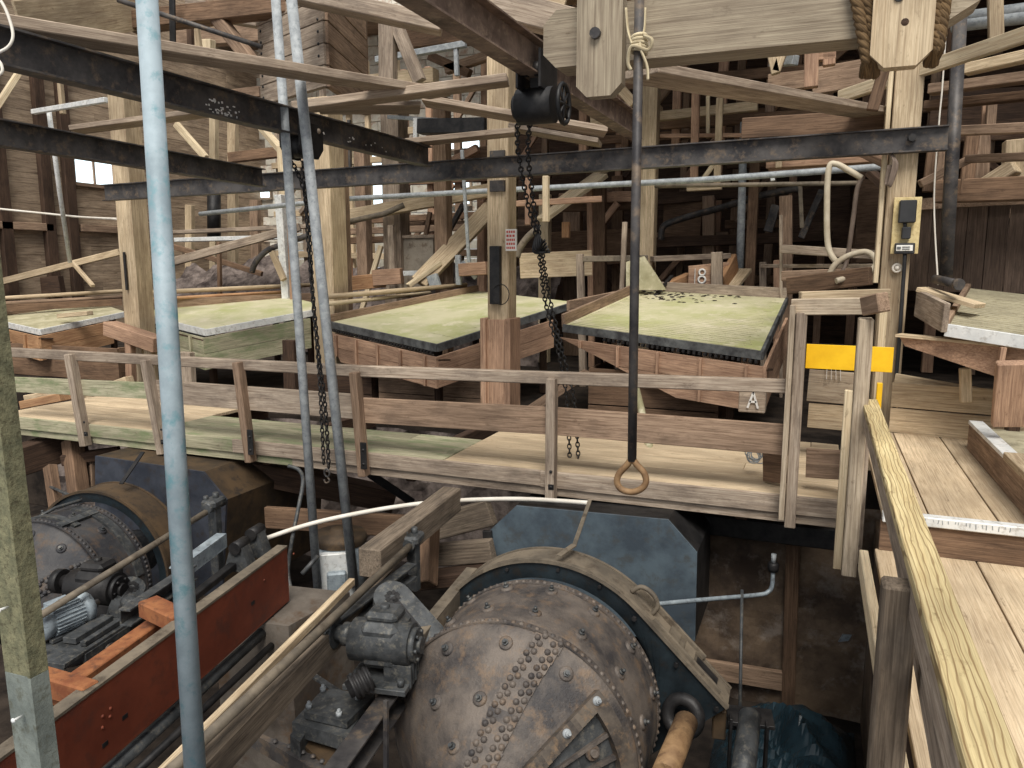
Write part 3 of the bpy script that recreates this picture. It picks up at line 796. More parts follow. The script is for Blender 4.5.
T('timber_beam', 'big old roof timber crossing above the galvanised pipe', 'beam', Yp(130, 23, 9.4), Yp(300, 4, 9.8), .3, .26, BROWN)
T('board', 'bright board wall seen above the plank at top left', 'board', Yp(20, 26, 7.0), Yp(150, 8, 9.8), .04, .55, TAN)
T('plank', 'tapered plank rising behind the galvanised pipe above the low left beam', 'plank', Yp(75, 130, 9.8), Yp(212, 112, 10.8), .45, .08, PLANKG)
PIPE('pipe', 'dark pipe slanting down across the top left timbers to the ore bin', 'pipe', [Yp(118, 0, 8.6), Yp(262, 47, 9.2)], .035, STEEL)
T('steel_strap', 'dark upright steel strap beside the galvanised pipe at the top', 'strap', Yp(172, -10, 9.2), Yp(173, 46, 9.2), .10, .03, BLACK)
T('brace', 'thick brace slanting down left of the ore bin', 'brace', Yp(208, 6, 9.6), Yp(252, 62, 9.6), .2, .18, MID)
T('timber_beam', 'top centre timber behind the rusty beam and hoist timber', 'beam', Yp(455, -6, 9.0), Yp(575, 26, 9.4), .3, .32, GREY)
T('board', 'warm-lit board above the top centre timber', 'board', Yp(490, -18, 9.8), Yp(566, 2, 9.8), .05, .30, TAN)

# ore bin
ob = thing('ore_bin', 'grey weathered plank bin with bolted corner at top left centre', 'bin', Yp(320, 80, 9.6))
cA = Yp(262, 78, 10.0); cB = Yp(327, 78, 9.3); cC = Yp(366, 80, 11.2)
zt = Yp(327, -25, 9.3).z
def wallpl(mb, a, c, z0, z1, n, th):
    h = (z1-z0)/n
    for k in range(n):
        za = z0+h*(k+.5); mb.beam(V((a.x, a.y, za)), V((c.x, c.y, za)), th, h*.96)
z0 = cB.z-.12
b = MB(); wallpl(b, cA, cB, z0, zt, 5, .08); b.build('front_wall', GREY, ob)
b = MB(); wallpl(b, cB, cC, z0, zt, 5, .08); b.build('side_wall', MID, ob)
b = MB(); b.beam(V((cC.x, cC.y-.05, z0)), V((cC.x, cC.y-.05, zt)), .10, .12); b.build('end_post', BROWN, ob)
b = MB()
dn = (cA-cB).normalized(); nn = V((-dn.y, dn.x, 0)); nn = nn if nn.y < 0 else -nn
for k in range(9):
    for q in (cB+dn*.12, cA-dn*.1): b.dome(V((q.x, q.y, z0+.1+k*(zt-z0)/9))+nn*.04, nn, .022, .02)
b.build('bolt', BLACK, ob)

# ================================================================= BIG POSTS
def bigpost(label, u, v, Y, wd, z0, z1, mat, dp=None, name='timber_post'):
    p = Yp(u, v, Y)
    return tag(MB().beam((p.x, Y, z0), (p.x, Y, z1), wd, dp or wd, (0, 1, 0)).build(name, mat), label, 'post')
p = Yp(502, 250, 10.95)
cp = thing('timber_post', 'central timber post standing behind the walkway with red sign', 'post', (p.x, 10.95, -.3))
MB().beam((p.x, 10.95, -.3), (p.x, 10.95, 5.2), .34, .34, (0, 1, 0)).build('shaft', TAN, cp)
b = MB()
for dx, dy in ((-.2, 0), (.2, 0)): b.beam((p.x+dx, 10.88, -.3), (p.x+dx, 10.88, 1.42-.0), .09, .44, (0, 1, 0))
b.beam((p.x, 10.75, -.3), (p.x, 10.75, 1.40), .42, .05, (0, 1, 0)); b.build('base_cladding', PINK, cp)
b = MB()
for (v0, v1) in ((150, 160), (180, 192)):
    a, c = Yp(490, v1, 10.76), Yp(505, v0, 10.76); MB().box((a.x, 10.74, a.z), (c.x, 10.79, c.z)).build('beam_plate', STEEL, cp)
b = MB(); a, c = Yp(491, 304, 10.74), Yp(501, 246, 10.74); b.box((a.x, 10.68, a.z), (c.x, 10.77, c.z)); b.build('cable_cover', BLACK, cp)
b = MB(); q = Yp(497, 293, 10.66); b.torus(q+V((.06, 0, -.02)), (.2, 1, 0), .15, .008, 18, 5); b.build('wire_loop', BLACK, cp)
sgp = thing('warning_sign', 'small white sign with red lettering on the central timber post', 'sign', Yp(511, 251, 10.75))
a, c = Yp(506, 251, 10.75), Yp(517, 229, 10.75)
MB().box((a.x, 10.73, a.z), (c.x, 10.76, c.z)).build('plate', SIGNW, sgp)
b = MB()
for k, n_ in enumerate((4, 3, 5, 4, 5)):
    zz = c.z-.04-k*.058
    for j in range(n_):
        ww = (c.x-a.x)*.82/n_; x0 = a.x+(c.x-a.x)*.09+j*ww
        b.box((x0, 10.725, zz-.017), (x0+ww*.7, 10.731, zz+.017))
b.build('lettering', REDINK, sgp)
p128 = Yp(128, 200, 11.6)
bigpost('tall two-tone timber post behind the left shaking tables', 131, 200, 11.7, .40, -.3, 5.6, TAN)
q = Yp(123, 240, 11.45); T('iron_strap', 'dark iron strap on the left timber post at table height', 'strap', Yp(124, 252, 11.46), Yp(127, 290, 11.46), .05, .03, BLACK)
bigpost('wide split timber post behind the two leaning poles', 327, 200, 13.2, .52, -.3, 5.4, TAN)
bigpost('slim pale timber post standing behind the iron rod', 648, 200, 17.2, .36, -.3, 6.4, TAN)
bigpost('grey board upright close beside the wide split post', 343, 200, 13.9, .2, -.3, 5.0, MID)
bigpost('far timber post with splits right of the wide split post', 395, 160, 17.5, .5, -.3, 6.8, GREY)
bigpost('far slim timber post half way between wide split post and central post', 443, 200, 16.5, .32, -.3, 6.0, MID)
bigpost('short timber post behind the knotty plank left of the slim post', 362, 160, 20, .35, -.3, 6.0, MID)
bigpost('timber post in the middle distance right of the central post', 545, 230, 19, .26, -.3, 4.0, PALE)
T('blocking', 'pale hanging strut just right of the hoist chains below the cross beam', 'strut', Yp(546, 176, 12.4), Yp(546, 222, 12.4), .10, .10, PALE)
T('blocking', 'pale hanging strut left of the hoist chains below the cross beam', 'strut', Yp(528, 178, 12.6), Yp(528, 225, 12.6), .09, .09, PINK)

# upper left steel pole etc at right
PIPE('steel_pole', 'blue grey steel pole standing between the dark racks right of the iron rod', 'pole', [Yp(744, 122, 18), Yp(739, 300, 18)], .085, GALV, n=14)
PIPE('steel_pole', 'dark grey square pole behind the end of the long steel beam at right', 'pole', [Yp(960, 18, 11.4), Yp(945, 282, 11.0)], .10, STEEL, n=4)
bigpost('brown timber post in the dark right of the blue grey pole', 753, 210, 18.5, .22, -.3, 5.2, BROWN)

# ================================================================= SHAKING TABLES
def quad_slab(b, q, t):
    vs = list(q)+[p-Zv*t for p in q]
    # subdivide top for a soft texture coordinate
    X = (q[1]-q[0]).normalized(); Y = (q[3]-q[0]).normalized()
    gs = [V((X.dot(p), Y.dot(p), p.z)) for p in vs]
    fs = [(0, 1, 2, 3), (7, 6, 5, 4), (0, 4, 5, 1), (1, 5, 6, 2), (2, 6, 7, 3), (3, 7, 4, 0)]
    b._add(vs, fs, gs)
def shaking_table(label, FL, FR, BR, BL, deckm, edgem, nrif, side_h=.22, teeth=False, back=False, legs=(.15, .85)):
    """deck corners front-left, front-right, back-right, back-left"""
    t = thing('shaking_table', label, 'table', (FL+FR+BR+BL)/4-Zv*.3)
    b = MB(); quad_slab(b, (FL, FR, BR, BL), .05)
    b.build('deck', deckm, t)
    b = MB()
    for k in range(nrif):
        s = (k+.7)/(nrif+.4)
        a = FL.lerp(BL, s); c = FR.lerp(BR, s)
        a2 = a.lerp(c, .03); c2 = a.lerp(c, .97-.25*abs(math.sin(k*1.3))*.2)
        b.beam(a2+Zv*.004, c2+Zv*.004, .012, .010)
    b.build('riffles', DTABLE if deckm is GTABLE else deckm, t)
    b = MB(); b.beam(FL-Zv*.05, FR-Zv*.05, .05, .13); b.build('front_edge', edgem, t)
    b = MB(); b.beam(FR-Zv*.05, BR-Zv*.05, .05, .13); b.build('side_edge', edgem, t)
    b = MB(); b.beam(FL.lerp(BL, -.0)+Zv*(side_h/2-.04), BL+Zv*(side_h/2-.04), .06, side_h); b.build('side_board', MID, t)
    if back: b = MB(); b.beam(BL+Zv*.06, BR+Zv*.06, .06, .26); b.build('back_board', GREY, t)
    if teeth:
        b = MB(); L = (FR-FL).length; n = int(L/.085)
        D_ = (FR-FL).normalized(); N_ = D_.cross(Zv).normalized()
        N_ = N_ if N_.y < 0 else -N_
        for k in range(int(n*.25) if teeth == 1 else 0, n):
            q = FL+D_*(k+.5)*.085+N_*.02-Zv*.145; b.beam(q-D_*.02, q+D_*.02, .07, .045)
        b.build('drip_teeth', BLACK, t)
    b = MB()
    for s1 in legs:
        for s2 in (.12, .88):
            q = FL.lerp(FR, s1).lerp(BL.lerp(BR, s1), s2); MB().beam((q.x, q.y, -.3), (q.x, q.y, q.z-.06), .12, .12).build('leg', DARK, t)
    return t
def launder(label, FL, FR, BR, mat, h, cutl, name='launder', over=.10, dz=.14, battens=4, sideL=.8):
    t = thing(name, label, 'trough', (FL+FR)/2-Zv*(dz+h))
    D_ = (FR-FL).normalized(); N_ = D_.cross(Zv).normalized(); N_ = N_ if N_.y < 0 else -N_
    S_ = (BR-FR).normalized(); M_ = S_.cross(Zv).normalized(); M_ = M_ if M_.x > 0 else -M_
    a = FL+N_*over-Zv*dz; c = FR+N_*over+M_*over-Zv*dz
    hz = h*.5
    for k in range(2):
        b = MB()
        lo0 = min(cutl*(k)*.5, cutl); lo1 = min(cutl*(k+1)*.5, cutl)
        b.prism([a+D_*lo0-Zv*hz*k, c-Zv*hz*k, c-Zv*(hz*(k+1)-.008), a+D_*lo1-Zv*(hz*(k+1)-.008)], -N_*.045)
        b.build('front_plank', mat, t)
    e = BR+M_*over-Zv*dz
    e = c.lerp(V((e.x, e.y, e.z)), sideL)
    b = MB()
    for k in range(2): b.prism([c-Zv*hz*k, e-Zv*hz*k, e-Zv*(hz*(k+1)-.008), c-Zv*(hz*(k+1)-.008)], -M_*.045)
    b.build('side_plank', mat, t)
    L = (c-a).length
    for k in range(battens):
        s = (k+.6)/battens
        q = a.lerp(c, s); zb = h if q is None or s*L > cutl else h*s*L/cutl
        b = MB(); b.beam(q+N_*.025-Zv*.01, q+N_*.025-Zv*(zb-.01), .045, .07, (0, 1, 0)); b.build('batten', mat, t)
    b = MB(); b.prism([a-Zv*.03, c-Zv*.03, c-N_*.3-Zv*.05, a-N_*.3-Zv*.05], -Zv*.03); b.build('trough_bottom', DARK, t)
    return t
# first table (right)
A1 = (Yp(563, 325, 12.2), Yp(762, 352, 11.35), Yp(787, 298, 15.6), Yp(640, 290, 16.0))
shaking_table('right shaking table with green-stained riffled deck and raised back board', *A1, GTABLE, EDGED, 34, .22, 1, True)
launder('pinkish slanted plank trough below the front of the right shaking table', A1[0], A1[1], A1[2], PINK, .66, 2.1, dz=.20, battens=5)
A2 = (Yp(330, 322, 12.6), Yp(437, 345, 11.25), Yp(575, 302, 14.4), Yp(478, 291, 16.5))
shaking_table('middle shaking table with bright yellow-green deck and black edge', *A2, GTABLE, EDGED, 5, .18, 2)
launder('pinkish plank trough below the middle shaking table left of the central post', A2[0], A2[1], A2[2], PINK, .52, .5, dz=.19, battens=5)
A3 = (Yp(130, 312, 12.7), Yp(206, 330, 11.5), Yp(332, 307, 13.8), Yp(285, 296, 16.0))
shaking_table('shaking table with mottled pale green deck behind the leaning poles', *A3, GTABLE, EDGEW, 4, .18, 2)
launder('mossy plank trough below the mottled table behind the leaning poles', A3[0], A3[1], A3[2], GREEN, .62, .1, battens=3)
A4 = (Yp(-14, 318, 13.2), Yp(40, 330, 12.2), Yp(126, 312, 14.4), Yp(100, 303, 16))
shaking_table('leftmost shaking table with pale deck and white edge at the frame edge', *A4, DTABLE, EDGEW, 4, .12, 2)
launder('orange-brown plank trough below the leftmost shaking table', A4[0], A4[1], A4[2], ORANGE, .55, .05, battens=2)
b = MB(); q = Yp(76, 314, 13.0); b.beam(Yp(60, 316, 12.9), Yp(90, 313, 12.9), .18, .10)
tag(b.build('wood_block', TAN), 'small tan block lying on the leftmost pale table', 'block')
# pink timber support left of the second post
T('timber_bracket', 'whitish pink slanted timber bracket beside the left timber post below the tables', 'bracket', Yp(110, 328, 11.4), Yp(160, 345, 11.1), .3, .28, PINK)
for (u0, v0, u1, v1, w_, m, lab) in ((130, 338, 132, 402, .16, PINK, 'pinkish upright below the bracket left of the galvanised pipe'),
                                   (150, 348, 154, 410, .2, TAN, 'tan upright close to the galvanised pipe under the tables'),
                                   (186, 352, 190, 410, .3, GREY, 'grey upright right of the galvanised pipe under the mottled table'),
                                   (290, 340, 292, 400, .25, DARK, 'dark upright between the leaning poles and the mossy trough')):
    T('support_post', lab, 'post', Yp(u0, v0, 11.2), Yp(u1, v1, 11.2), w_, .14, m, upv=(0, 1, 0))
# pipes and side rails lying along the table left edges
def along(label, u0, v0, Y0, u1, v1, Y1, r, mat):
    return PIPE('water_pipe', label, 'pipe', [Yp(u0, v0, Y0), Yp(u1, v1, Y1)], r, mat)
along('long tan wooden pipe lying along the left edge of the middle table', 325, 297, 12.6, 466, 285, 16.4, .055, TAN)
along('second thinner tan pipe lying under the long one beside the middle table', 326, 304, 12.5, 430, 293, 15.6, .045, PALE)
along('tan pipe lying behind the mottled table left of the poles', 140, 293, 12.9, 310, 285, 16.5, .055, TAN)
along('thin brown pipe lying just above the mottled table deck', 140, 300, 12.8, 300, 291, 16.2, .04, ORANGE)
along('pale wooden rail lying behind the leftmost table', -10, 299, 13.4, 124, 291, 15.6, .055, TAN)
along('brown wooden rail lying nearer the leftmost table', -10, 304, 13.3, 122, 297, 15.5, .05, MID)
T('side_plank', 'long dark side plank between the mottled table and its pipes', 'plank', Yp(140, 305, 12.9), Yp(318, 297, 16.3), .05, .22, MID)
T('side_plank', 'long dark side plank behind the leftmost table', 'plank', Yp(-10, 309, 13.3), Yp(122, 302, 15.4), .05, .18, BROWN)
# trough from table 2 to the central post right side, small pieces behind right table
T('side_plank', 'brown plank along the left edge of the right table', 'plank', Yp(568, 306, 13.0), Yp(648, 289, 16.5), .06, .18, MID)
T('drive_box', 'pale yellowish wooden box end behind the right table', 'box', Yp(640, 300, 15.8), Yp(690, 278, 17.0), .22, .24, ORANGE)
T('iron_lever', 'dark iron arm lying across the back corner of the right table', 'arm', Yp(655, 296, 15.4), Yp(672, 276, 16.2), .07, .05, BLACK)
# corner sign box with letter A
sb = thing('letter_box', 'small wooden box end with a white letter A under the right table', 'box', Yp(752, 412, 10.6))
a, c = Yp(738, 412, 10.6), Yp(766, 390, 10.6)
MB().box((a.x, 10.6, a.z), (c.x, 10.9, c.z)).build('box', GREY, sb)
b = MB(); cx_ = Yp(753, 400, 10.58)
s = .085
b.beam(cx_+V((-.65*s, 0, -1.15*s)), cx_+V((0, 0, 1.15*s)), .008, .03, (0, 1, 0)) if False else None
for p_, q_ in (((-.75, -1.2), (0, 1.2)), ((.75, -1.2), (0, 1.2)), ((-.42, -.3), (.42, -.3))):
    P1 = cx_+V((p_[0]*s, 0, p_[1]*s)); P2 = cx_+V((q_[0]*s, 0, q_[1]*s)); X1 = (P2-P1).normalized()
    b.frame((P1+P2)/2, X1, V((0, 1, 0)).cross(X1), V((0, 1, 0)), (P2-P1).length+.02, .028, .012)
b.build('letter_a', WHITEP, sb)
# dark tanks and boards under the tables behind the railing
def boardbox(name, label, cat, u0, v0, u1, v1, Y, dep_, mat, n=3):
    t = thing(name, label, cat, Yp((u0+u1)/2, v1, Y)); a, c = Yp(u0, v1, Y), Yp(u1, v0, Y)
    b = MB(); h = (c.z-a.z)/n
    for k in range(n): b.beam((a.x, Y, a.z+h*(k+.5)), (c.x, Y, a.z+h*(k+.5)), .06, h*.965)
    b.build('front', mat, t)
    for x in (a.x+.03, c.x-.03): MB().beam((x, Y+.03, (a.z+c.z)/2), (x, Y+dep_, (a.z+c.z)/2), .06, c.z-a.z).build('side', mat, t)
    return t
boardbox('settling_box', 'dark reddish board box under the right shaking table behind the railing', 'box', 588, 374, 720, 440, 11.9, 1.4, BROWN, 2)
boardbox('settling_box', 'tan and brown box under the middle table just left of the central post', 'box', 380, 378, 486, 412, 12.2, 1.2, MID, 2)
boardbox('settling_box', 'shadowed dark box under the mottled table behind the leaning poles', 'box', 300, 372, 372, 412, 12.3, 1.2, DARK, 2)
boardbox('settling_box', 'brown board box low under the leftmost table', 'box', 10, 348, 118, 405, 12.4, 1.2, BROWN, 2)
PIPE('drain_pipe', 'greenish white pipe leaning through the walkway deck beside the iron rod', 'pipe', [Yp(636, 388, 10.6), Yp(641, 408, 10.3), Yp(652, 460, 9.0)], .05, DTABLE)
T('timber_brace', 'tan brace under the right table sloping to the central post base', 'brace', Yp(522, 415, 11.4), Yp(588, 372, 12.0), .3, .08, MID)
for (u0, v0, u1, v1, Y, w_, m, lab) in ((28, 404, 68, 396, 9.6, .34, ORANGE, 'tan offcut lying on the walkway left of the first rail post'),
                                   (32, 398, 72, 391, 10.0, .34, TAN, 'upper offcut on top of the stack at the left end of the walkway'),
                                   (110, 408, 145, 409, 9.4, .25, BROWN, 'dark brown block lying on the walkway between the leaning rail posts'),
                                   (84, 396, 130, 380, 10.4, .2, TAN, 'pale board leaning behind the left end of the walkway')):
    T('wood_offcut', lab, 'block', Yp(u0, v0, Y), Yp(u1, v1, Y), w_, .15, m)

# right-hand table and tank
B1 = (Yp(946, 325, 9.0), Yp(1070, 344, 8.6), Yp(1075, 300, 11.6), Yp(968, 288, 12.0))
shaking_table('dull riffled table deck with white front edge at the right frame edge', *B1, DECK2, EDGEW, 26, .10, 0, legs=(.62, .92))
ebx = thing('end_board', 'weathered grey end board at the left end of the right-edge table', 'board', Yp(932, 330, 9.3))
b = MB()
pA_, pB__ = Yp(918, 303, 9.9), Yp(946, 318, 8.95)
b.beam(pA_, pB__, .06, .30); b.build('board', GREY, ebx)
b = MB(); b.beam(Yp(922, 289, 9.9), Yp(980, 306, 9.6), .3, .05); b.build('top_board', TAN, ebx)
lq = thing('launder', 'long tapered reddish plank trough below the right-edge table', 'trough', Yp(980, 370, 8.9))
b = MB(); b.prism([Yp(898, 334, 9.3), Yp(1060, 352, 8.7), Yp(1060, 388, 8.7), Yp(1000, 378, 8.9), Yp(905, 346, 9.28)], V((0, .06, 0))); b.build('side_plank', PINK, lq)
b = MB(); b.beam(Yp(1003, 347, 8.8), Yp(998, 378, 8.8), .05, .11, (0, 1, 0)); b.build('batten', PINK, lq)
b = MB(); b.beam(Yp(898, 335, 9.35), Yp(1060, 350, 8.8), .2, .03); b.build('top_strip', TAN, lq)
T('support_post', 'tan upright under the tapered trough at right', 'post', Yp(965, 368, 9.4), Yp(966, 402, 9.4), .11, .09, TAN, upv=(0, 1, 0))
T('support_post', 'wide reddish upright at the right frame edge beside the metal-edged box', 'post', Yp(1016, 362, 8.0), Yp(1010, 425, 8.2), .3, .1, PINK, upv=(0, 1, 0))
T('rail_board', 'tan horizontal rail board above the step wall at right', 'board', Yp(895, 378, 9.9), Yp(1010, 398, 9.6), .05, .11, TAN)
tk = thing('stave_tank', 'brown stave tank with timber rim at the right frame edge', 'tank', Yp(990, 290, 13))
b = MB(); tc = Yp(1010, 250, 14.2); R_ = 1.75
n_ = 44
for k in range(n_):
    a = 2*math.pi*k/n_; q = V((tc.x+math.cos(a)*R_, tc.y+math.sin(a)*R_, 0))
    T_ = V((-math.sin(a), math.cos(a), 0))
    zb = Yp(1000, 293, 12.5).z; ztop = Yp(1000, 204, 12.5).z
    b.frame(V((q.x, q.y, (zb+ztop)/2)), Zv, T_, V((math.cos(a), math.sin(a), 0)), ztop-zb, 2*math.pi*R_/n_*.97, .05)
b.build('staves', STAVE, tk)
b = MB(); zb = Yp(1000, 204, 12.5).z
b.lathe((tc.x, tc.y, zb-.02), (0, 0, 1), [(R_-.1, 0), (R_+.10, 0), (R_+.10, .16), (R_-.1, .16), (R_-.1, 0)], 44, False); b.build('rim', MID, tk)
b = MB(); q1, q2 = Yp(935, 279, 9.9), Yp(957, 284, 9.5); b.tube([q1, q2], .05, 12); b.tube([q2, q2+(q2-q1).normalized()*.05], .062, 12)
tag(b.build('valve_pipe', STEEL), 'short stub pipe with coupling sticking out beside the right post', 'pipe')
PIPE('cable', 'thin white cable hanging down beside the right post and stave tank', 'cable', smooth_path([Yp(946, 30, 10.5), Yp(942, 90, 10.5), Yp(939, 122, 10.5), Yp(934, 200, 10.5), Yp(938, 285, 10.4)]), .010, WHITEC, n=6)

# hoses on the horizontal pipe
PIPE('water_main', 'long grey pipe running across the background below the steel beam', 'pipe', [Yp(200, 214, 14.5), Yp(345, 199, 14.6), Yp(505, 190, 14.5), Yp(700, 180, 14.3), Yp(892, 166, 13.2)], .055, GALV)
PIPE('water_main', 'lower rusty pipe running across the background right of the iron rod', 'pipe', [Yp(655, 186, 15), Yp(860, 183, 14.5)], .04, DUST)
PIPE('hose', 'cream hose looping over the grey pipe and hanging down left of the right post', 'hose', smooth_path([Yp(862, 178, 12.9), Yp(848, 170, 12.9), Yp(836, 164, 12.9), Yp(829, 168, 12.9), Yp(827, 200, 12.9), Yp(828, 245, 12.9), Yp(836, 262, 12.8)], 8), .045, HOSE)
PIPE('hose', 'dark hose hanging beside the cream hose left of the right post', 'hose', smooth_path([Yp(862, 178, 12.9), Yp(857, 190, 12.9), Yp(853, 220, 12.9), Yp(847, 260, 12.9), Yp(842, 272, 12.8)], 8), .035, HOSED)
PIPE('hose', 'coiled tan hose end lying on the board left of the right post', 'hose', smooth_path([Yp(828, 280, 12.6), Yp(834, 266, 12.6), Yp(848, 256, 12.6), Yp(866, 252, 12.6), Yp(876, 260, 12.5), Yp(872, 270, 12.4), Yp(855, 276, 12.4), Yp(836, 281, 12.3)], 8), .045, HOSE)

# ================================================================= BALL MILLS
class Ax:
    def __init__(s, C0, az):
        a = math.radians(az); s.C = V(C0); s.m = V((-math.sin(a), math.cos(a), 0)); s.n = V((math.cos(a), math.sin(a), 0))
    def p(s, y, phi, r):
        q = math.radians(phi); return s.C+s.m*y+s.n*math.sin(q)*r+Zv*math.cos(q)*r
    def d(s, phi):
        q = math.radians(phi); return s.n*math.sin(q)+Zv*math.cos(q)
    def loc(s, x, y, z): return s.C+s.n*x+s.m*y+Zv*z
def curved_bar(b, sf, y0, y1, f0, f1, h0, h1, n=10, m=1):
    """curved plate on a drum: y range, phi range, heights over the surface"""
    for q in range(m):
        ya, yb = y0+(y1-y0)*q/m, y0+(y1-y0)*(q+1)/m
        vs = []; fs = []
        for i in range(n+1):
            f = f0+(f1-f0)*i/n
            vs += [sf(ya, f, h0), sf(yb, f, h0), sf(yb, f, h1), sf(ya, f, h1)]
        for i in range(n):
            for k in range(4):
                k2 = (k+1) % 4; fs.append((i*4+k, i*4+k2, i*4+4+k2, i*4+4+k))
        fs += [(3, 2, 1, 0), (n*4, n*4+1, n*4+2, n*4+3)]
        b._add(vs, fs, vs)
class Drum:
    """cylinder of radius R from y = 0 to -Lc, then a 45 degree cone toward the camera"""
    def __init__(s, ax, R, Lc, rend): s.ax = ax; s.R = R; s.Lc = Lc; s.rend = rend; s.L = Lc+(R-rend)
    def r(s, y): return s.R if y > -s.Lc else s.R-(-s.Lc-y)
    def nrm(s, y, f): return s.ax.d(f) if y > -s.Lc else (s.ax.d(f)-s.ax.m).normalized()
    def __call__(s, y, f, h=0): return s.ax.p(y, f, s.r(y))+s.nrm(y, f)*h
def mill(label, D, shellm, seams, bolts, hatch=None, strap=None):
    ax, R = D.ax, D.R
    t = thing('ball_mill', label, 'mill', ax.loc(0, -D.L/2, -R))
    b = MB()
    N = 96; ys = [0, -.1, -.2, -.35, -.5, -.65, -D.Lc+.02, -D.Lc-.02]+[-D.Lc-.02-(R-D.rend-.02)*k/14 for k in range(1, 15)]
    vs = []; fs = []
    for y in ys:
        for k in range(N):
            f = 360*k/N; w_ = noise.noise(V((math.cos(f/57.3)*2, math.sin(f/57.3)*2, y*1.6)))*.010
            vs.append(D(y, f, w_))
    M = len(ys)
    for i in range(M-1):
        for k in range(N):
            k2 = (k+1) % N; fs.append((i*N+k, i*N+k2, (i+1)*N+k2, (i+1)*N+k))
    vs += [ax.p(0, 0, 0), ax.p(ys[-1], 0, 0)]
    for k in range(N):
        k2 = (k+1) % N; fs += [(k2, k, len(vs)-2), ((M-1)*N+k, (M-1)*N+k2, len(vs)-1)]
    b._add(vs, fs, vs, True)
    for y in seams:
        for k in range(-32, 33):
            f = k*3.6+1; b.dome(D(y, f, -.004), D.nrm(y, f), .022, .027, 8)
    curved_bar(b, D, -.012, -.09, -115, 115, -.005, .008, 60)
    curved_bar(b, D, -D.Lc+.07, -D.Lc+.005, -115, 115, -.005, .008, 60)
    if strap:
        (ya, fa), (yb, fb), hw = strap
        n = int((ya-yb)*1.41/.062)
        for k in range(n):
            s_ = (k+.5)/n; y = ya+(yb-ya)*s_; f = fa+(fb-fa)*s_; sc = math.degrees(1/D.r(y))
            for j, dx in enumerate((-hw, -hw*.45, hw*.45, hw)):
                yy = y+(.02 if j % 2 else 0)
                b.dome(D(yy, f+dx*sc, .012), D.nrm(yy, f), .024, .026, 8)
        for q in range(12):
            s0, s1 = q/12, (q+1)/12
            y0, y1 = ya+(yb-ya)*s0, ya+(yb-ya)*s1; fm = fa+(fb-fa)*(s0+s1)/2; sc = math.degrees(1/D.r((y0+y1)/2))*hw*1.3
            curved_bar(b, D, y0, y1, fm-sc, fm+sc, -.01, .014, 4)
    shell = b.build('shell', shellm, t)
    for (y, f) in bolts:
        b = MB(); d = D.nrm(y, f); q = D(y, f)
        b.lathe(q, d, [(.001, .016), (.040, .016), (.049, .010), (.051, -.01)], 18)
        b.build('liner_washer', shellm, t)
        b = MB(); b.cyl(q+d*.012, q+d*.032, .024, 6); b.cyl(q+d*.03, q+d*.055, .013, 8)
        b.build('liner_bolt', GEARB, t)
    if hatch:
        y0, y1, f0, f1 = hatch
        k = .07; HT = .085
        def dg(y, w_): return math.degrees(w_/D.r(y))
        b = MB()
        curved_bar(b, D, y0, y0-k, f0, f1, -.01, HT, 10); curved_bar(b, D, y1+k, y1, f0, f1, -.01, HT, 10)
        for q in range(14):
            ya, yb = y0-k+(y1-y0+2*k)*q/14, y0-k+(y1-y0+2*k)*(q+1)/14; ym = (ya+yb)/2
            curved_bar(b, D, ya, yb, f0, f0+dg(ym, .085), -.01, HT, 3); curved_bar(b, D, ya, yb, f1-dg(ym, .085), f1, -.01, HT, 3)
        fr = b.build('hatch_frame', HATCH, t)
        b = MB(); curved_bar(b, D, y0-k, y1+k, f0+4, f1-4, -.01, .012, 8, 4); b.build('hatch_door', GEARB, fr)
        b = MB()
        for s_ in (.40, .66): curved_bar(b, D, y0-k, y1+k, f0+(f1-f0)*s_, f0+(f1-f0)*s_+2, .01, .045, 2, 4)
        b.build('hatch_rib', shellm, fr)
        for (y, f) in ((y0-.04, f0+2.6), (y0-.24, f0+3.4), (y0-.03, f1-3)):
            b = MB(); d = D.nrm(y, f); q = D(y, f, HT)
            b.lathe(q, d, [(.001, .014), (.026, .014), (.03, 0)], 14); b.cyl(q, q+d*.035, .018, 6); b.cyl(q, q+d*.06, .010, 8); b.build('hatch_bolt', GALV, fr)
        b = MB(); y, f = y0-.17, f0+(f1-f0)*.5; q = D(y, f, .012); d = D.nrm(y, f); b.cyl(q, q+d*.03, .05, 16); b.cyl(q, q+d*.06, .025, 10); b.build('door_boss', shellm, fr)
    MB().cyl(ax.loc(0, .0, 0), ax.loc(0, .75, 0), .26, 24).build('trunnion', GEARB, t); MB().cyl(ax.loc(0, -D.L-.5, 0), ax.loc(0, -D.L+.05, 0), D.rend*.9, 24).build('trunnion', GEARB, t)
    return t
ax1 = Ax(Dp(544, 690, 6.2), 1.5)
R1 = .925
D1 = Drum(ax1, R1, .80, .26)
bl = []
for f in (-58, -37, -16, 6.5, 28.4, 51.3, 74.5): bl += [(-.17, f), (-.56, f)]
bl += [(-.89, -63), (-.89, -31), (-.89, .5), (-.9, 32), (-1.12, -43), (-1.16, -7.5), (-1.36, -28)]
mill('big dusty riveted conical ball mill at the bottom centre', D1, SHELL, (-.05, -.765), bl, (-.86, -1.34, 46, 88), ((-.80, 19), (-1.46, 7), .078))
ax2 = Ax(Zp(92.5, 573.6, -1.19), 6)
D2 = Drum(ax2, .80, .62, .25)
mill('dark grey riveted ball mill drum at left below the walkway', D2, SHELLB, (-.05, -.585),
     [(-.35, 12), (-.3, 36), (-.3, -20), (-.72, 32), (-.72, 0), (-.95, 20), (-.9, -18)], None, ((-.64, 58), (-1.15, 48), .06))
b = MB()
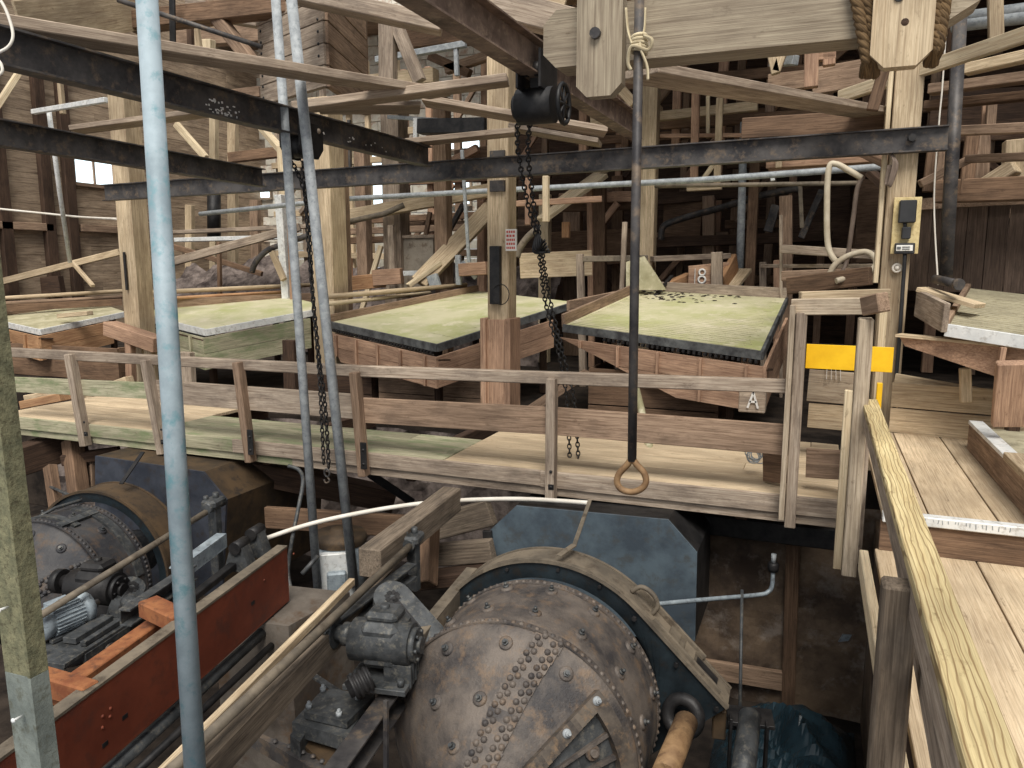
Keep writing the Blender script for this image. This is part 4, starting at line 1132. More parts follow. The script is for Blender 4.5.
curved_bar(b, D2, -.12, -.22, 0, 80, -.005, .02, 24); curved_bar(b, D2, -.42, -.5, -40, 24, -.005, .02, 14); curved_bar(b, D2, -.12, -.60, 14, 20, .0, .03, 4, 5)
tag(b.build('lining_strap', GEARB), 'dark flat straps laid over the top of the left mill drum', 'strap')

def gear_guard(label, ax, R, y0, y1, Rg, tang=None, facem=TEAL, sheetm=DUST, fstart=-100):
    t = thing('gear_guard', label, 'guard', ax.loc(0, y0, -R))
    pts = []
    fend = tang[0] if tang else 100
    n = 40
    for i in range(n+1):
        f = fstart+(fend-fstart)*i/n; pts.append((math.sin(math.radians(f))*Rg, math.cos(math.radians(f))*Rg))
    inn = []
    for i in range(n+1):
        f = fstart+((118 if tang else 100)-fstart)*i/n; r = R*.985; inn.append((math.sin(math.radians(f))*r, math.cos(math.radians(f))*r))
    if tang:
        # straight cover down to the pinion
        x, z = pts[-1]; dx, dz = math.cos(math.radians(fend)), -math.sin(math.radians(fend))
        m_ = len(pts)
        for k in range(1, 9): pts.append((x+dx*tang[1]*k/8, z+dz*tang[1]*k/8))
        # resample inner to the same count
        tot = len(pts); inn = []
        for i in range(tot):
            f = fstart+(125-fstart)*i/(tot-1); r = R*.985; inn.append((math.sin(math.radians(f))*r, math.cos(math.radians(f))*r))
    vs = []; fs = []
    for (a, c) in zip(pts, inn):
        vs += [ax.loc(a[0], y0, a[1]), ax.loc(c[0], y0, c[1]), ax.loc(a[0], y0+.02, a[1]), ax.loc(c[0], y0+.02, c[1])]
    for i in range(len(pts)-1):
        o, p = i*4, i*4+4
        fs += [(o, p, p+1, o+1), (o+2, o+3, p+3, p+2), (o+1, p+1, p+3, o+3)]
    b = MB(); b._add(vs, fs, vs); b.build('face_plate', facem, t)
    def sheet(b, pp, ya, yb, th):
        vs = []; fs = []
        for i, a in enumerate(pp):
            q = pp[min(i+1, len(pp)-1)]; q0 = pp[max(i-1, 0)]
            tx, tz = q[0]-q0[0], q[1]-q0[1]; l_ = math.hypot(tx, tz); nx, nz = -tz/l_, tx/l_
            if nx*a[0]+nz*a[1] < 0: nx, nz = -nx, -nz
            vs += [ax.loc(a[0], ya, a[1]), ax.loc(a[0], yb, a[1]), ax.loc(a[0]+nx*th, yb, a[1]+nz*th), ax.loc(a[0]+nx*th, ya, a[1]+nz*th)]
        for i in range(len(pp)-1):
            for k in range(4):
                k2 = (k+1) % 4; fs.append((i*4+k, i*4+k2, i*4+4+k2, i*4+4+k))
        fs += [(3, 2, 1, 0), tuple(len(vs)-4+k for k in range(4))]
        b._add(vs, fs, vs)
    b = MB(); sheet(b, pts, y0-.01, y1, .014); b.build('rim_sheet', sheetm, t)
    b = MB(); sheet(b, pts, y0-.025, y0+.02, .028); sheet(b, pts, y1-.02, y1+.01, .024)
    b.build('rim_flange', sheetm, t)
    if tang:
        b = MB()
        x, z = pts[n]; dx, dz = math.cos(math.radians(fend)), -math.sin(math.radians(fend))
        nx, nz = -dz, dx
        def P_(s, y, h): return ax.loc(x+dx*s+nx*h, y, z+dz*s+nz*h)
        X_ = (P_(1, 0, 0)-P_(0, 0, 0)); N_ = (P_(0, 0, 1)-P_(0, 0, 0))
        for k in range(4):
            s = tang[1]*(.36+.17*k); ym = (y0+y1)/2
            if k < 2: b.frame(P_(s, ym, .03), X_, ax.m, N_, .10, .16, .02)
        b.frame(P_(tang[1]*.3, y1-.03, .035), X_, ax.m, N_, tang[1]*.75, .03, .05); b.frame(P_(tang[1]*.3+.2, y0+.03, .035), X_, ax.m, N_, tang[1]*.75, .03, .04)
        b.build('cover_strips', sheetm, t)
        b = MB(); b.frame(P_(tang[1]*.74, (y0+y1)/2, .018), X_, ax.m, N_, .22, .14, .012); b.build('cover_opening', BLACK, t)
        q0_ = P_(-.02, (y0+y1)/2+.02, .0); b = MB(); 
        b.tube(smooth_path([P_(-.12, (y0+y1)/2, .01), P_(-.10, (y0+y1)/2, .10), P_(0, (y0+y1)/2, .13), P_(.09, (y0+y1)/2, .09), P_(.11, (y0+y1)/2, .01)], 6), .02, 8); b.build('lifting_handle', sheetm, t)
        b = MB()
        for s in (.02, .5, .95):
            q = P_(tang[1]*s, y0-.02, -.05); b.cyl(q, q-ax.m*.02, .02, 6)
        for f in (-20, 5, 25):
            q = ax.p(y0, f, Rg-.04); b.cyl(q, q-ax.m*.02, .016, 6)
        b.build('guard_bolt', BLACK, t)
    return t
gear_guard('dark teal gear guard with dusty cover round the back of the big mill', ax1, R1, .08, .36, 1.045, (44, .95))
gear_guard('dusty gear guard with dark face round the back of the left mill', ax2, .80, .12, .48, .90, None, TEAL, RUSTBOX)
b = MB(); b.beam(Dp(590, 500, 7.0), Dp(574, 546, 6.25), .035, .012); b.beam(Dp(574, 545, 6.25), Dp(559, 556, 6.05), .05, .014)
tag(b.build('guard_strap', DUST), 'bent flat iron strap hanging from the walkway to the top of the big gear guard', 'strap')
T('guard_strap', 'thin dark strap hanging from the walkway to the left gear guard', 'strap', Dp(143, 452, 8.9), Dp(121, 484, 8.6), .05, .014, BLACK)

def plate_box(label, poly, Y, depth, sidem, pm_=None):
    t = thing('guard_box', label, 'box', Yp(poly[-1][0], poly[-1][1], Y))
    pts = [Yp(u, v, Y) for u, v in poly]
    b = MB(); b.prism(pts, V((0, .03, 0))); b.build('front_plate', pm_ or PANEL, t)
    b = MB(); b.prism([p+V((0, .03, 0)) for p in pts], V((0, depth, 0))); b.build('case', sidem, t)
    b = MB()
    lo = pts[-2]; lo2 = pts[-1]
    b.beam(lo+V((.08, -.03, 0)), lo2+V((-.02, -.03, 0)), .10, .05); b.build('base_flange', sidem, t)
plate_box('blue grey clipped-corner steel plate box behind the big mill', [(516, 506), (668, 520), (697, 553), (695, 641), (490, 625), (490, 530)], 7.35, 1.0, BLACK)
plate_box('blue grey clipped-corner plate box with rusted brown side behind the left mill', [(95, 456), (203, 472), (226, 500), (222, 600), (95, 580)], 7.2, 2.0, RUSTBOX, PANELD)

# ================================================================= DRIVES IN THE PIT
M_AZ = 9.6
def Zline(u0, v0, u1, v1, z): return Zp(u0, v0, z), Zp(u1, v1, z)
# red oxide frame
a, c = Zline(55, 718, 287, 546, -.35)
fr = thing('oxide_skid', 'red oxide painted channel frame carrying the left mill drive', 'frame', (a+c)/2-Zv*.5)
D_ = (c-a).normalized(); a2 = a-D_*1.2
nR = V((D_.y, -D_.x, 0))
b = MB(); b.beam(a2-Zv*.26-nR*.01, c-Zv*.26-nR*.01, .02, .50); b.beam(a2-Zv*.52-nR*.05, c-Zv*.52-nR*.05, .10, .022)
b.build('web', OXIDE, fr)
b = MB(); b.beam(a2-Zv*.005-nR*.045, c-Zv*.005-nR*.045, .10, .022); b.build('top_flange', DUST, fr)
b = MB()
for t_, z in ((.35, -.28), (.42, -.25), (.43, -.2), (.36, -.21), (2.35, -.15), (2.9, -.12)):
    q = a+D_*t_+Zv*z; MB().dome(q, nR, .012, .01).build('bolt', OXIDE, fr)
b = MB()
for t_, z in ((.55, -.33), (.36, -.4), (2.15, -.27)):
    q = a+D_*t_+Zv*z+nR*.0005; MB().frame(q, D_, Zv, nR, .05, .03, .004).build('bolt_hole', BLACK, fr)
for (u0, v0, u1, v1, z, w_, h_) in ((28, 676, 92, 695, -.40, .12, .14), (148, 606, 182, 622, -.38, .16, .13)):
    b = MB(); b.beam(Zp(u0, v0, z), Zp(u1, v1, z), w_, h_); b.build('cross_member', RUSTORANGE, fr)
p_, q_ = Zline(50, 700, 165, 618, -.55)
b = MB(); b.beam(p_, q_, .14, .08); b.build('inner_rail', RUSTORANGE, fr)
b = MB(); p_, q_ = Zline(60, 690, 240, 552, -.62); b.beam(p_-nR*-.1, q_-nR*-.1, .08, .06); b.build('inner_lower_rail', BLACK, fr)
# lower pipe and concrete pier under the frame
PIPE('pipe', 'grey pipe running beneath the red oxide frame', 'pipe', [Zp(90, 790, -1.0), Zp(265, 630, -1.0)], .05, GEARB)
PIPE('pipe', 'thin dark pipe just below the grey pipe beneath the red frame', 'pipe', [Zp(110, 796, -1.1), Zp(272, 645, -1.1)], .03, BLACK)
b = MB(); q = Zp(272, 640, -1.0)
b.prism([q+V((-.62, .0, .10)), q+V((.10, .1, .10)), q+V((.16, .1, -1.7)), q+V((-.62, .0, -1.7))], V((.1, .8, 0)))
tag(b.build('concrete_pier', CONC), 'stained concrete pier under the far end of the red oxide frame', 'pier')
PIPE('cable', 'dark cable lying across the concrete pier', 'cable', smooth_path([Zp(240, 634, -1.02), Zp(262, 617, -.9)+V((0, -.1, 0)), Zp(276, 613, -.9)+V((0, -.1, 0)), Zp(288, 616, -.95)+V((0, -.05, 0))]), .014, BLACK)
def elec_motor(label, C0, axd, R, L, mat):
    t = thing('motor', label, 'motor', C0-Zv*R); X = axd.normalized(); S = Zv.cross(X).normalized()
    b = MB(); b.lathe(C0-X*L/2, X, [(.001, 0), (R*.6, 0), (R*.95, .03), (R*.97, .09), (R*.9, .1), (R*.9, L-.08), (R, L-.07), (R, L-.01), (.3*R, L), (.001, L)], 28)
    for k in range(26):
        f = 2*math.pi*k/26; d = S*math.cos(f)+Zv*math.sin(f); b.beam(C0-X*(L*.5-.12)+d*R*.93, C0+X*(L*.5-.1)+d*R*.93, .008, .022, d)
    b.build('body', mat, t)
    b = MB(); b.frame(C0+S*R*.2+Zv*R*.95, X, S, Zv, L*.4, R*.9, R*.35); b.build('terminal_box', mat, t)
    b = MB(); b.cyl(C0+X*L/2, C0+X*(L/2+.09), .025, 10); b.build('shaft', STEEL, t)
    b = MB()
    for s in (-1, 1): b.frame(C0+S*s*R*.7-Zv*R*.95, X, S, Zv, L*.7, R*.35, R*.25)
    b.build('foot', GEARB, t)
    return t
m2 = V((-math.sin(math.radians(M_AZ)), math.cos(math.radians(M_AZ)), 0)); n2 = V((m2.y, -m2.x, 0))
elec_motor('grey ribbed electric motor on the left mill drive', Dp(62, 617, 6.2), m2+n2*.25, .125, .46, MOTOR)
mp_ = thing('motor_plinth', 'dark sliding plate base with round hole under the left motor', 'base', Dp(75, 650, 6.1))
b = MB(); q = Dp(78, 640, 6.15); b.frame(q, m2, n2, Zv, .75, .42, .03); b.frame(q+n2*.02+m2*.1+Zv*.05, m2, n2, Zv, .42, .12, .05); b.frame(q+n2*.15+m2*.08+Zv*.04, m2, n2, Zv, .40, .05, .04); b.build('plate', GEARB, mp_)
MB().frame(q+n2*.20-Zv*.13+m2*.08, m2, n2, Zv, .5, .03, .24).build('side_plate', GEARB, mp_); MB().frame(q-m2*.36-Zv*.13, n2, m2, Zv, .4, .03, .24).build('side_plate', GEARB, mp_)
b = MB(); qq = q+n2*.218-Zv*.13+m2*.08; b.lathe(qq, n2, [(.085, 0), (.085, .012), (.06, .012), (.06, .0)], 24); b.build('hole_rim', STEEL, mp_)
b = MB(); b.lathe(qq, n2, [(.001, .002), (.06, .002)], 24); b.frame(qq+n2*.004, (Zv+m2).normalized(), (Zv-m2).normalized(), n2, .11, .012, .004); b.build('hole', BLACK, mp_)
def gearbox(label, G, m, n, mat):
    t = thing('gearbox', label, 'gearbox', G-Zv*.25)
    b = MB()
    b.frame(G, m, n, Zv, .34, .30, .34, .05); b.frame(G+Zv*.19, m, n, Zv, .22, .24, .08, .03); b.cyl(G+Zv*.2, G+Zv*.26, .035, 6)
    b.cyl(G-m*.05-n*.22, G-m*.05+n*.22, .15, 22)
    b.build('housing', mat, t)
    b = MB(); b.cyl(G-m*.05+n*.20, G-m*.05+n*.26, .12, 20); b.cyl(G-m*.05+n*.25, G-m*.05+n*.29, .06, 14)
    for k in range(6):
        f = k*math.pi/3; q = G-m*.05+n*.26+(m*math.cos(f)+Zv*math.sin(f))*.095; b.cyl(q, q+n*.02, .014, 6)
    b.build('end_cover', mat, t)
    b = MB()
    for k in range(6): b.frame(G-Zv*(.19+k*.0)+n*(.14)+m*(-.15+k*.055), n, m, Zv, .2, .022, .16)
    b.build('cooling_fins', mat, t)
    b = MB(); b.frame(G-Zv*.26, m, n, Zv, .52, .46, .04)
    for s1 in (-1, 1):
        for s2 in (-1, 1): b.cyl(G-Zv*.24+m*.2*s1+n*.18*s2, G-Zv*.19+m*.2*s1+n*.18*s2, .025, 6)
    b.build('foot_plate', mat, t)
    b = MB(); b.cyl(G-n*.2, G-n*.40, .06, 16); b.cyl(G-n*.26, G-n*.32, .085, 18); b.cyl(G-n*.38, G-n*.45, .11, 22); b.cyl(G-n*.45, G-n*.47, .08, 18); b.build('coupling', mat, t)
    return t
G1 = Zp(386, 638, -.44)
gearbox('greasy dark gearbox with bolted end cover beside the big mill', G1, m2, n2, GEARB)
G2 = Dp(100, 585, 6.9)
gearbox('small black gearbox beside the left mill drum', G2, m2, n2, BLACK)
def paddle(label, a, c, r0, r1, nrm, th, mat):
    t = thing('belt_guard', label, 'guard', (a+c)/2-Zv*.2); X = (c-a); L = X.length; X.normalize(); Y = V(nrm).normalized().cross(X).normalized(); N = X.cross(Y)
    pts = []
    for k in range(13): f = math.pi/2+math.pi*k/12; pts.append(a+(X*math.cos(f)+Y*math.sin(f))*r0)
    for k in range(13): f = -math.pi/2+math.pi*k/12; pts.append(c+(X*math.cos(f)+Y*math.sin(f))*r1)
    b = MB(); b.prism([p-N*th/2 for p in pts], N*th); b.build('case', mat, t)
    b = MB(); b.beam(a+N*(th/2+.002), a+X*(L*1.02)+N*(th/2+.002), .045, .006, N)
    for k in range(8):
        f = 2*math.pi*k/8; q = a+(X*math.cos(f)+Y*math.sin(f))*.04+N*(th/2+.002); b.frame(q, X, Y, N, .035, .035, .006)
    b.build('slot', BLACK, t); return t
view = (CAM-G1).normalized()
nn = (-m2*.6+n2*.55+Zv*.58).normalized()
paddle('rounded grey belt guard with black slot behind the greasy gearbox', Dp(392, 601, 5.95), Dp(424, 640, 5.75), .145, .16, nn, .11, GEARB)
paddle('small round-ended belt guard on the left mill drive', Dp(131, 590, 6.9), Dp(120, 612, 6.7), .11, .10, nn, .10, GEARB)
b = MB()
p_, q_ = Dp(352, 688, 5.2), Dp(371, 677, 5.25); X_ = (q_-p_).normalized(); L = (q_-p_).length
pr_ = [(.001, 0), (.03, 0), (.03, -.03), (.06, -.03), (.06, 0), (.085, 0)]
for k in range(4): pr_ += [(.09, L*(k+.1)/4), (.09, L*(k+.5)/4), (.075, L*(k+.7)/4), (.075, L*(k+.95)/4)]
pr_ += [(.085, L), (.001, L)]
b.lathe(p_, X_, pr_, 24); tag(b.build('pulley', BLACK), 'black grooved belt pulley in front of the greasy gearbox', 'pulley')
b = MB(); p_, q_ = Dp(124, 614, 6.55), Dp(134, 608, 6.6); b.lathe(p_, (q_-p_).normalized(), [(.001, 0), (.04, 0), (.04, .02), (.11, .02), (.13, .05), (.13, .12), (.11, .14), (.001, .14)], 24)
tag(b.build('pulley', GEARB), 'dark round hub on the left mill drive shaft', 'pulley')
# long timbers and rods
def zt(label, u0, v0, u1, v1, z, w_, h_, mat, ext=0.0, name='timber_beam'):
    a, c = Zline(u0, v0, u1, v1, z); d = (c-a).normalized(); return T(name, label, 'beam', a-d*ext-Zv*h_/2, c-Zv*h_/2, w_, h_, mat)
zt('long grey timber under the drive rod between the red frame and the big mill', 188, 768, 388, 565, -.40, .13, .20, PITWOOD, 1.2)
zt('thick old timber with square end leading under the walkway', 369, 549, 452, 487, -.16, .21, .26, PITWOOD)
zt('tan plank edge lying along the left side of the long drive timber', 162, 768, 352, 578, -.34, .05, .06, TAN, 1.2, 'batten')
PIPE('drive_rod', 'long tan pipe rod lying on the drive timber beside the big mill', 'rod', [Zp(150, 790, -.30), Zp(413, 543, -.28)], .032, DUST, n=12)
PIPE('drive_rod', 'long grey pipe rod slanting over the left mill drive', 'rod', [Dp(38, 617, 5.9), Dp(216, 506, 7.6)], .03, DUST, n=12)
def clamp(label, q, zb, mat):
    t = thing('rod_bracket', label, 'bracket', V((q.x, q.y, zb)))
    b = MB(); b.beam((q.x, q.y, zb), (q.x, q.y, q.z-.02), .10, .09, (0, 1, 0)); b.build('upright', mat, t)
    b = MB(); b.frame(q+V((0, 0, .03)), m2, n2, Zv, .22, .16, .08, .02); b.cyl(q+V((0, .03, .05)), q+V((0, .03, .12)), .03, 8); b.cyl(q+V((-.05, -.05, .05)), q+V((-.05, -.05, .1)), .025, 6); b.cyl(q+n2*.0+m2*-.14, q+m2*.14, .055, 12); b.build('cap', mat, t)
clamp('grey bracket post clamping the end of the tan drive rod', Zp(413, 541, -.28), -.75, GEARB)
clamp('dark bracket clamping the end of the grey rod on the left drive', Dp(214, 505, 7.6), -.9, GEARB)
a, c = Zline(320, 640, 412, 570, -.44)
b = MB(); b.channel(a, c, .10, .13, 1); tag(b.build('channel_rail', GEARB), 'grey channel rail running from the gearbox coupling to the bracket post', 'rail')
a, c = Zline(416, 646, 472, 576, -.55)
b = MB(); b.channel(a, c, .10, .16, -1); tag(b.build('channel_rail', DUST), 'dusty yellowish channel rail right of the greasy gearbox', 'rail')
a, c = Zline(340, 775, 425, 655, -.86)
b = MB(); b.channel(a-(c-a).normalized()*.6, c, .14, .18, 1); tag(b.build('channel_rail', STEEL), 'dark sole channel along the left side of the big mill drum', 'rail')
a, c = Zline(125, 618, 192, 572, -.5)
b = MB(); b.channel(a, c, .10, .14, 1); tag(b.build('channel_rail', GEARB), 'grey channel rail on the left drive right of the round hub', 'rail')
a, c = Zline(175, 575, 222, 540, -.45)
b = MB(); b.channel(a, c, .10, .14, -1); tag(b.build('channel_rail', MOTOR), 'pale edged channel rail behind the galvanised pipe on the left drive', 'rail')
# bearing brackets and clutter behind the galvanised pipe
for (u, v, d_, lab) in ((236, 552, 7.3, 'dark angled bearing bracket near the far end of the red frame'), (252, 538, 7.6, 'dark bearing block against the rusted box side')):
    t = thing('bearing_block', lab, 'bearing', Dp(u, v+18, d_)); q = Dp(u, v, d_)
    b = MB(); b.prism([q-n2*.14-Zv*.2, q+n2*.14-Zv*.2, q+n2*.06+Zv*.04, q-n2*.06+Zv*.04], m2*.14); b.build('pedestal', GEARB, t)
    b = MB(); b.cyl(q+Zv*.04-m2*.03, q+Zv*.04+m2*.17, .06, 14); b.build('cap', BLACK, t)
# bed plates
bp = thing('bed_plate', 'stacked greasy steel bed plates left of the big mill drum', 'plate', Dp(335, 735, 5.3))
def topquad(pts, z, th, mat, name, par):
    q = [Zp(u, v, z) for u, v in pts]; b = MB(); b.prism(q, V((0, 0, -th))); return b.build(name, mat, par)
topquad([(304, 712), (330, 688), (374, 696), (347, 722)], -.88, .05, GEARB, 'upper_plate', bp)
topquad([(292, 722), (322, 690), (375, 694), (346, 738)], -.94, .10, GEARB, 'lower_plate', bp)
b = MB()
for (u, v) in ((323, 691), (309, 708), (339, 716), (358, 699)):
    q = Zp(u, v, -.88); b.cyl(q, q+Zv*.03, .022, 6); b.cyl(q, q+Zv*.05, .012, 8)
b.build('bolt', GALV, bp)
topquad([(290, 735), (300, 722), (310, 725), (300, 742)], -1.0, .14, GEARB, 'foot', bp)
sf = thing('riveted_skid', 'rusty riveted cross frame at the bottom left of the big mill', 'frame', Zp(310, 760, -1.2))
topquad([(240, 726), (255, 731), (345, 768), (325, 775)], -1.12, .12, STEEL, 'cross_beam', sf)
topquad([(300, 742), (352, 738), (375, 752), (330, 768)], -1.10, .03, RUSTBOX, 'deck_plate', sf)
b = MB()
for k, (u, v) in enumerate(((303, 751), (313, 755), (322, 760), (333, 763), (289, 745), (275, 740))):
    q = Zp(u, v, -1.09); b.dome(q-Zv*.01, Zv, .02, .018)
b.build('rivet', STEEL, sf)
T('angle_bar', 'thin grey bar crossing the gap left of the bed plates', 'bar', Zp(308, 672, -1.0), Zp(350, 700, -.95), .05, .02, GEARB)
T('angle_bar', 'slanted dark bracket arm right of the bed plates', 'bar', Zp(362, 720, -1.0), Zp(378, 745, -1.1), .08, .06, GEARB)
T('upright_bar', 'thin vertical bar right of the bed plates against the mill', 'bar', Dp(386, 700, 5.1), Dp(386, 790, 5.05), .03, .03, STEEL)
# things behind the drive line
sm_ = thing('sump_motor', 'small grey cylindrical motor with terminal box behind the right pole', 'motor', Dp(342, 600, 9.3))
q = Dp(342, 596, 9.2)
b = MB(); b.lathe(q, Zv, [(.001, 0), (.3, 0), (.3, .74), (.001, .74)], 28); b.build('body', MOTOR, sm_)
b = MB(); b.lathe(q+Zv*.74, Zv, [(.31, -.06), (.32, 0), (.30, .05), (.12, .07), (.10, .11), (.001, .11)], 28); b.build('lid', RUSTBOX, sm_)
vd = (V((CAM.x, CAM.y, 0))-V((q.x, q.y, 0))).normalized(); sd_ = Zv.cross(vd)
b = MB(); b.frame(q+vd*.3-sd_*.05+Zv*.35, sd_, vd, Zv, .4, .1, .62); b.build('front_panel', EDGEW, sm_)
b = MB(); b.frame(q+vd*.4-sd_*.05+Zv*.36, sd_, vd, Zv, .22, .1, .22, .02); b.build('terminal_box', MOTOR, sm_)
T('timber_beam', 'reddish board crossing behind the two poles below the walkway', 'beam', Dp(266, 517, 10.0), Dp(404, 526, 9.6), .08, .28, BROWN)
T('timber_beam', 'lower brown board left of the blue grey plate box', 'beam', Dp(420, 556, 8.6), Dp(493, 550, 8.2), .12, .24, PITWOOD)
T('timber_beam', 'slanting board above the lower brown board left of the plate box', 'beam', Dp(425, 530, 9.2), Dp(492, 512, 8.8), .12, .30, PITWOOD)
T('timber_beam', 'dark board low between the drive timber and the plate box', 'beam', Dp(424, 580, 8.4), Dp(492, 572, 8.1), .3, .14, DARK)
T('timber_post', 'old post stub behind the drive bracket', 'post', Dp(425, 585, 8.0), Dp(428, 520, 8.4), .2, .2, BROWN, upv=(0, 1, 0))
T('brace', 'dark diagonal brace below the walkway right of the poles', 'brace', Dp(370, 474, 9.6), Dp(412, 502, 9.9), .10, .10, BLACK)
T('timber_beam', 'shadowed beam under the walkway behind the two poles', 'beam', Dp(250, 470, 10.4), Dp(395, 500, 10.6), .3, .3, DARK)
PIPE('hose', 'white hose arching under the walkway from the red frame to the plate box', 'hose', smooth_path([Dp(262, 540, 7.9), Dp(300, 527, 8.0), Dp(340, 517, 8.1), Dp(395, 507, 8.2), Dp(450, 501, 8.3), Dp(520, 499, 8.2), Dp(590, 503, 7.9)]), .024, WHITEC, n=8)
PIPE('cable', 'grey cable hanging in a curve left of the two poles', 'cable', smooth_path([Dp(288, 466, 8.2), Dp(299, 470, 8.2), Dp(303, 482, 8.2), Dp(298, 510, 8.1), Dp(292, 540, 8.0), Dp(288, 570, 8.0), Dp(291, 590, 7.9)]), .022, GEARB, n=8)
PIPE('strut', 'thin pale strut left of the left pole near the red frame end', 'strut', [Dp(302, 574, 8.0), Dp(318, 556, 8.1)], .025, GEARB)

# right of the mill
PIPE('roller', 'rust brown roller tube pointing at the camera right of the big mill', 'roller', [Dp(686, 722, 5.35), Dp(664, 776, 4.75)], .082, ROLLER, n=20)
bb = thing('bearing_block', 'rusty bearing block at the foot of the gear guard cover', 'bearing', Dp(720, 736, 6.0))
q = Dp(719, 722, 5.95); b = MB(); b.frame(q, Zv, m2, n2, .24, .10, .10); b.build('block', RUSTBOX, bb)
MB().cyl(q+n2*.05, q+n2*.17, .045, 12).build('cap', GEARB, bb); MB().cyl(q+Zv*.12, q+Zv*.15, .03, 6).build('bolt', GEARB, bb)
b = MB(); b.torus(Dp(683, 716, 5.75), (-.2, -1, .3), .12, .05, 24, 8); tag(b.build('pinion_ring', BLACK), 'black pinion ring beyond the rust brown roller', 'ring')
dp_ = thing('drain_chute', 'dark steel half-round chute at the bottom right of the big mill', 'chute', Dp(748, 765, 5.6))
b = MB(); b.tube([Dp(750, 716, 5.9), Dp(741, 790, 5.3)], .085, 18); b.build('pipe', GEARB, dp_)
b = MB(); q = Dp(750, 717, 5.9); b.frame(q, n2, m2, Zv, .34, .24, .03); b.frame(q+V((-.13, -.12, -.2)), Zv, m2, n2, .5, .1, .02); b.frame(q+V((.13, -.12, -.2)), Zv, m2, n2, .5, .1, .02); b.build('bracket', BLACK, dp_)
wp = thing('water_valve_line', 'thin water pipe with black valve bending up against the pit wall', 'pipe', Dp(770, 592, 7.9))
b = MB(); b.tube(smooth_path([Dp(648, 605, 7.0), Dp(700, 600, 7.3), Dp(757, 595, 7.7), Dp(768, 592, 7.75), Dp(772, 586, 7.75), Dp(773, 572, 7.75)], 5), .022, 8); b.build('pipe', MOTOR, wp)
b = MB(); q = Dp(773, 571, 7.75); b.lathe(q, Zv, [(.001, 0), (.05, 0), (.055, .03), (.055, .07), (.045, .09), (.001, .09)], 14); b.build('valve', BLACK, wp)
b = MB(); b.cyl(q+Zv*.09, q+Zv*.18, .025, 8); b.build('stem', GALV, wp)
PIPE('standpipe', 'thin vertical rod standing in the pit below the water pipe', 'pipe', [Dp(742, 590, 7.6), Dp(740, 712, 7.0)], .016, GEARB)
T('wall_post', 'brown wooden upright against the damp pit wall', 'post', Yp(793, 540, 8.48), Yp(788, 706, 8.45), .14, .08, BROWN, upv=(0, 1, 0))
T('wall_board', 'grey board low across the damp pit wall left of the brown upright', 'board', Yp(705, 668, 8.45), Yp(790, 682, 8.45), .06, .22, MID)
T('timber_beam', 'black beam under the right end of the walkway above the pit wall', 'beam', Yp(700, 522, 8.4), Yp(852, 540, 8.2), .16, .22, BLACK)  # whole beam in one near-black tone
b = MB(); q = Yp(838, 642, 8.5); b.prism([q, q+V((.1, 0, .03)), q+V((.13, 0, .1)), q+V((.04, 0, .09))], V((0, .02, 0))); tag(b.build('paint_flake', MOTOR), 'pale flaking patch stuck on the dark pit wall', 'flake')
# tarp heap
b = MB(); vs = []; fs = []; nx_, ny_ = 44, 34
for i in range(nx_+1):
    for j in range(ny_+1):
        s, t_ = i/nx_, j/ny_
        x = -.75+1.36*s; y = 5.3+3.0*t_
        e = (1-(2*s-1)**2)*(1-abs(2*t_-1)**2.5)
        h = .75*e**.7
        rg = abs(noise.noise(V((x*1.9+y*.8, y*1.1-x*.4, 2))))*.55+abs(noise.noise(V((x*3.2+y*2, y*1.2, 7))))*.45
        vs.append(V((x, y, -2.69+max(0, h*.9-rg*e**.5*.7+.05*e))))
for i in range(nx_):
    for j in range(ny_):
        a = i*(ny_+1)+j; fs.append((a, a+ny_+1, a+ny_+2, a+1))
b._add(vs, fs, vs); tag(b.build('tarpaulin', TARP), 'crumpled dark blue tarpaulin heaped on the pit floor by the wall', 'tarpaulin')
# under the left end of the walkway
T('timber_beam', 'dark beam under the left end of the walkway beside the painted column', 'beam', Dp(14, 462, 11.2), Dp(82, 440, 12.0), .3, .42, DARK)
T('timber_post', 'brown prop under the walkway left of the left mill', 'post', Dp(72, 440, 11.5), Dp(80, 500, 11.2), .22, .22, BROWN, upv=(0, 1, 0))
T('timber_post', 'slim prop beside the brown prop under the walkway', 'post', Dp(92, 456, 11.6), Dp(93, 498, 11.4), .12, .12, MID, upv=(0, 1, 0))
T('timber_beam', 'cross piece between the props under the left walkway', 'beam', Dp(62, 460, 11.4), Dp(120, 452, 11.6), .16, .16, DARK)
T('steel_stake', 'dark steel stake standing in front of the rubble at left', 'stake', Dp(50, 466, 9.8), Dp(57, 512, 9.6), .14, .12, BROWN, upv=(0, 1, 0))
PIPE('tie_rod', 'thin rod from the steel stake to the left mill', 'rod', [Dp(49, 486, 9.7), Dp(62, 492, 9.4), Dp(82, 500, 8.8)], .018, GEARB)
PIPE('tie_rod', 'bent rod lying over the left mill drum near the column', 'rod', [Dp(30, 522, 8.0), Dp(55, 508, 8.2), Dp(82, 500, 8.4)], .018, GEARB)

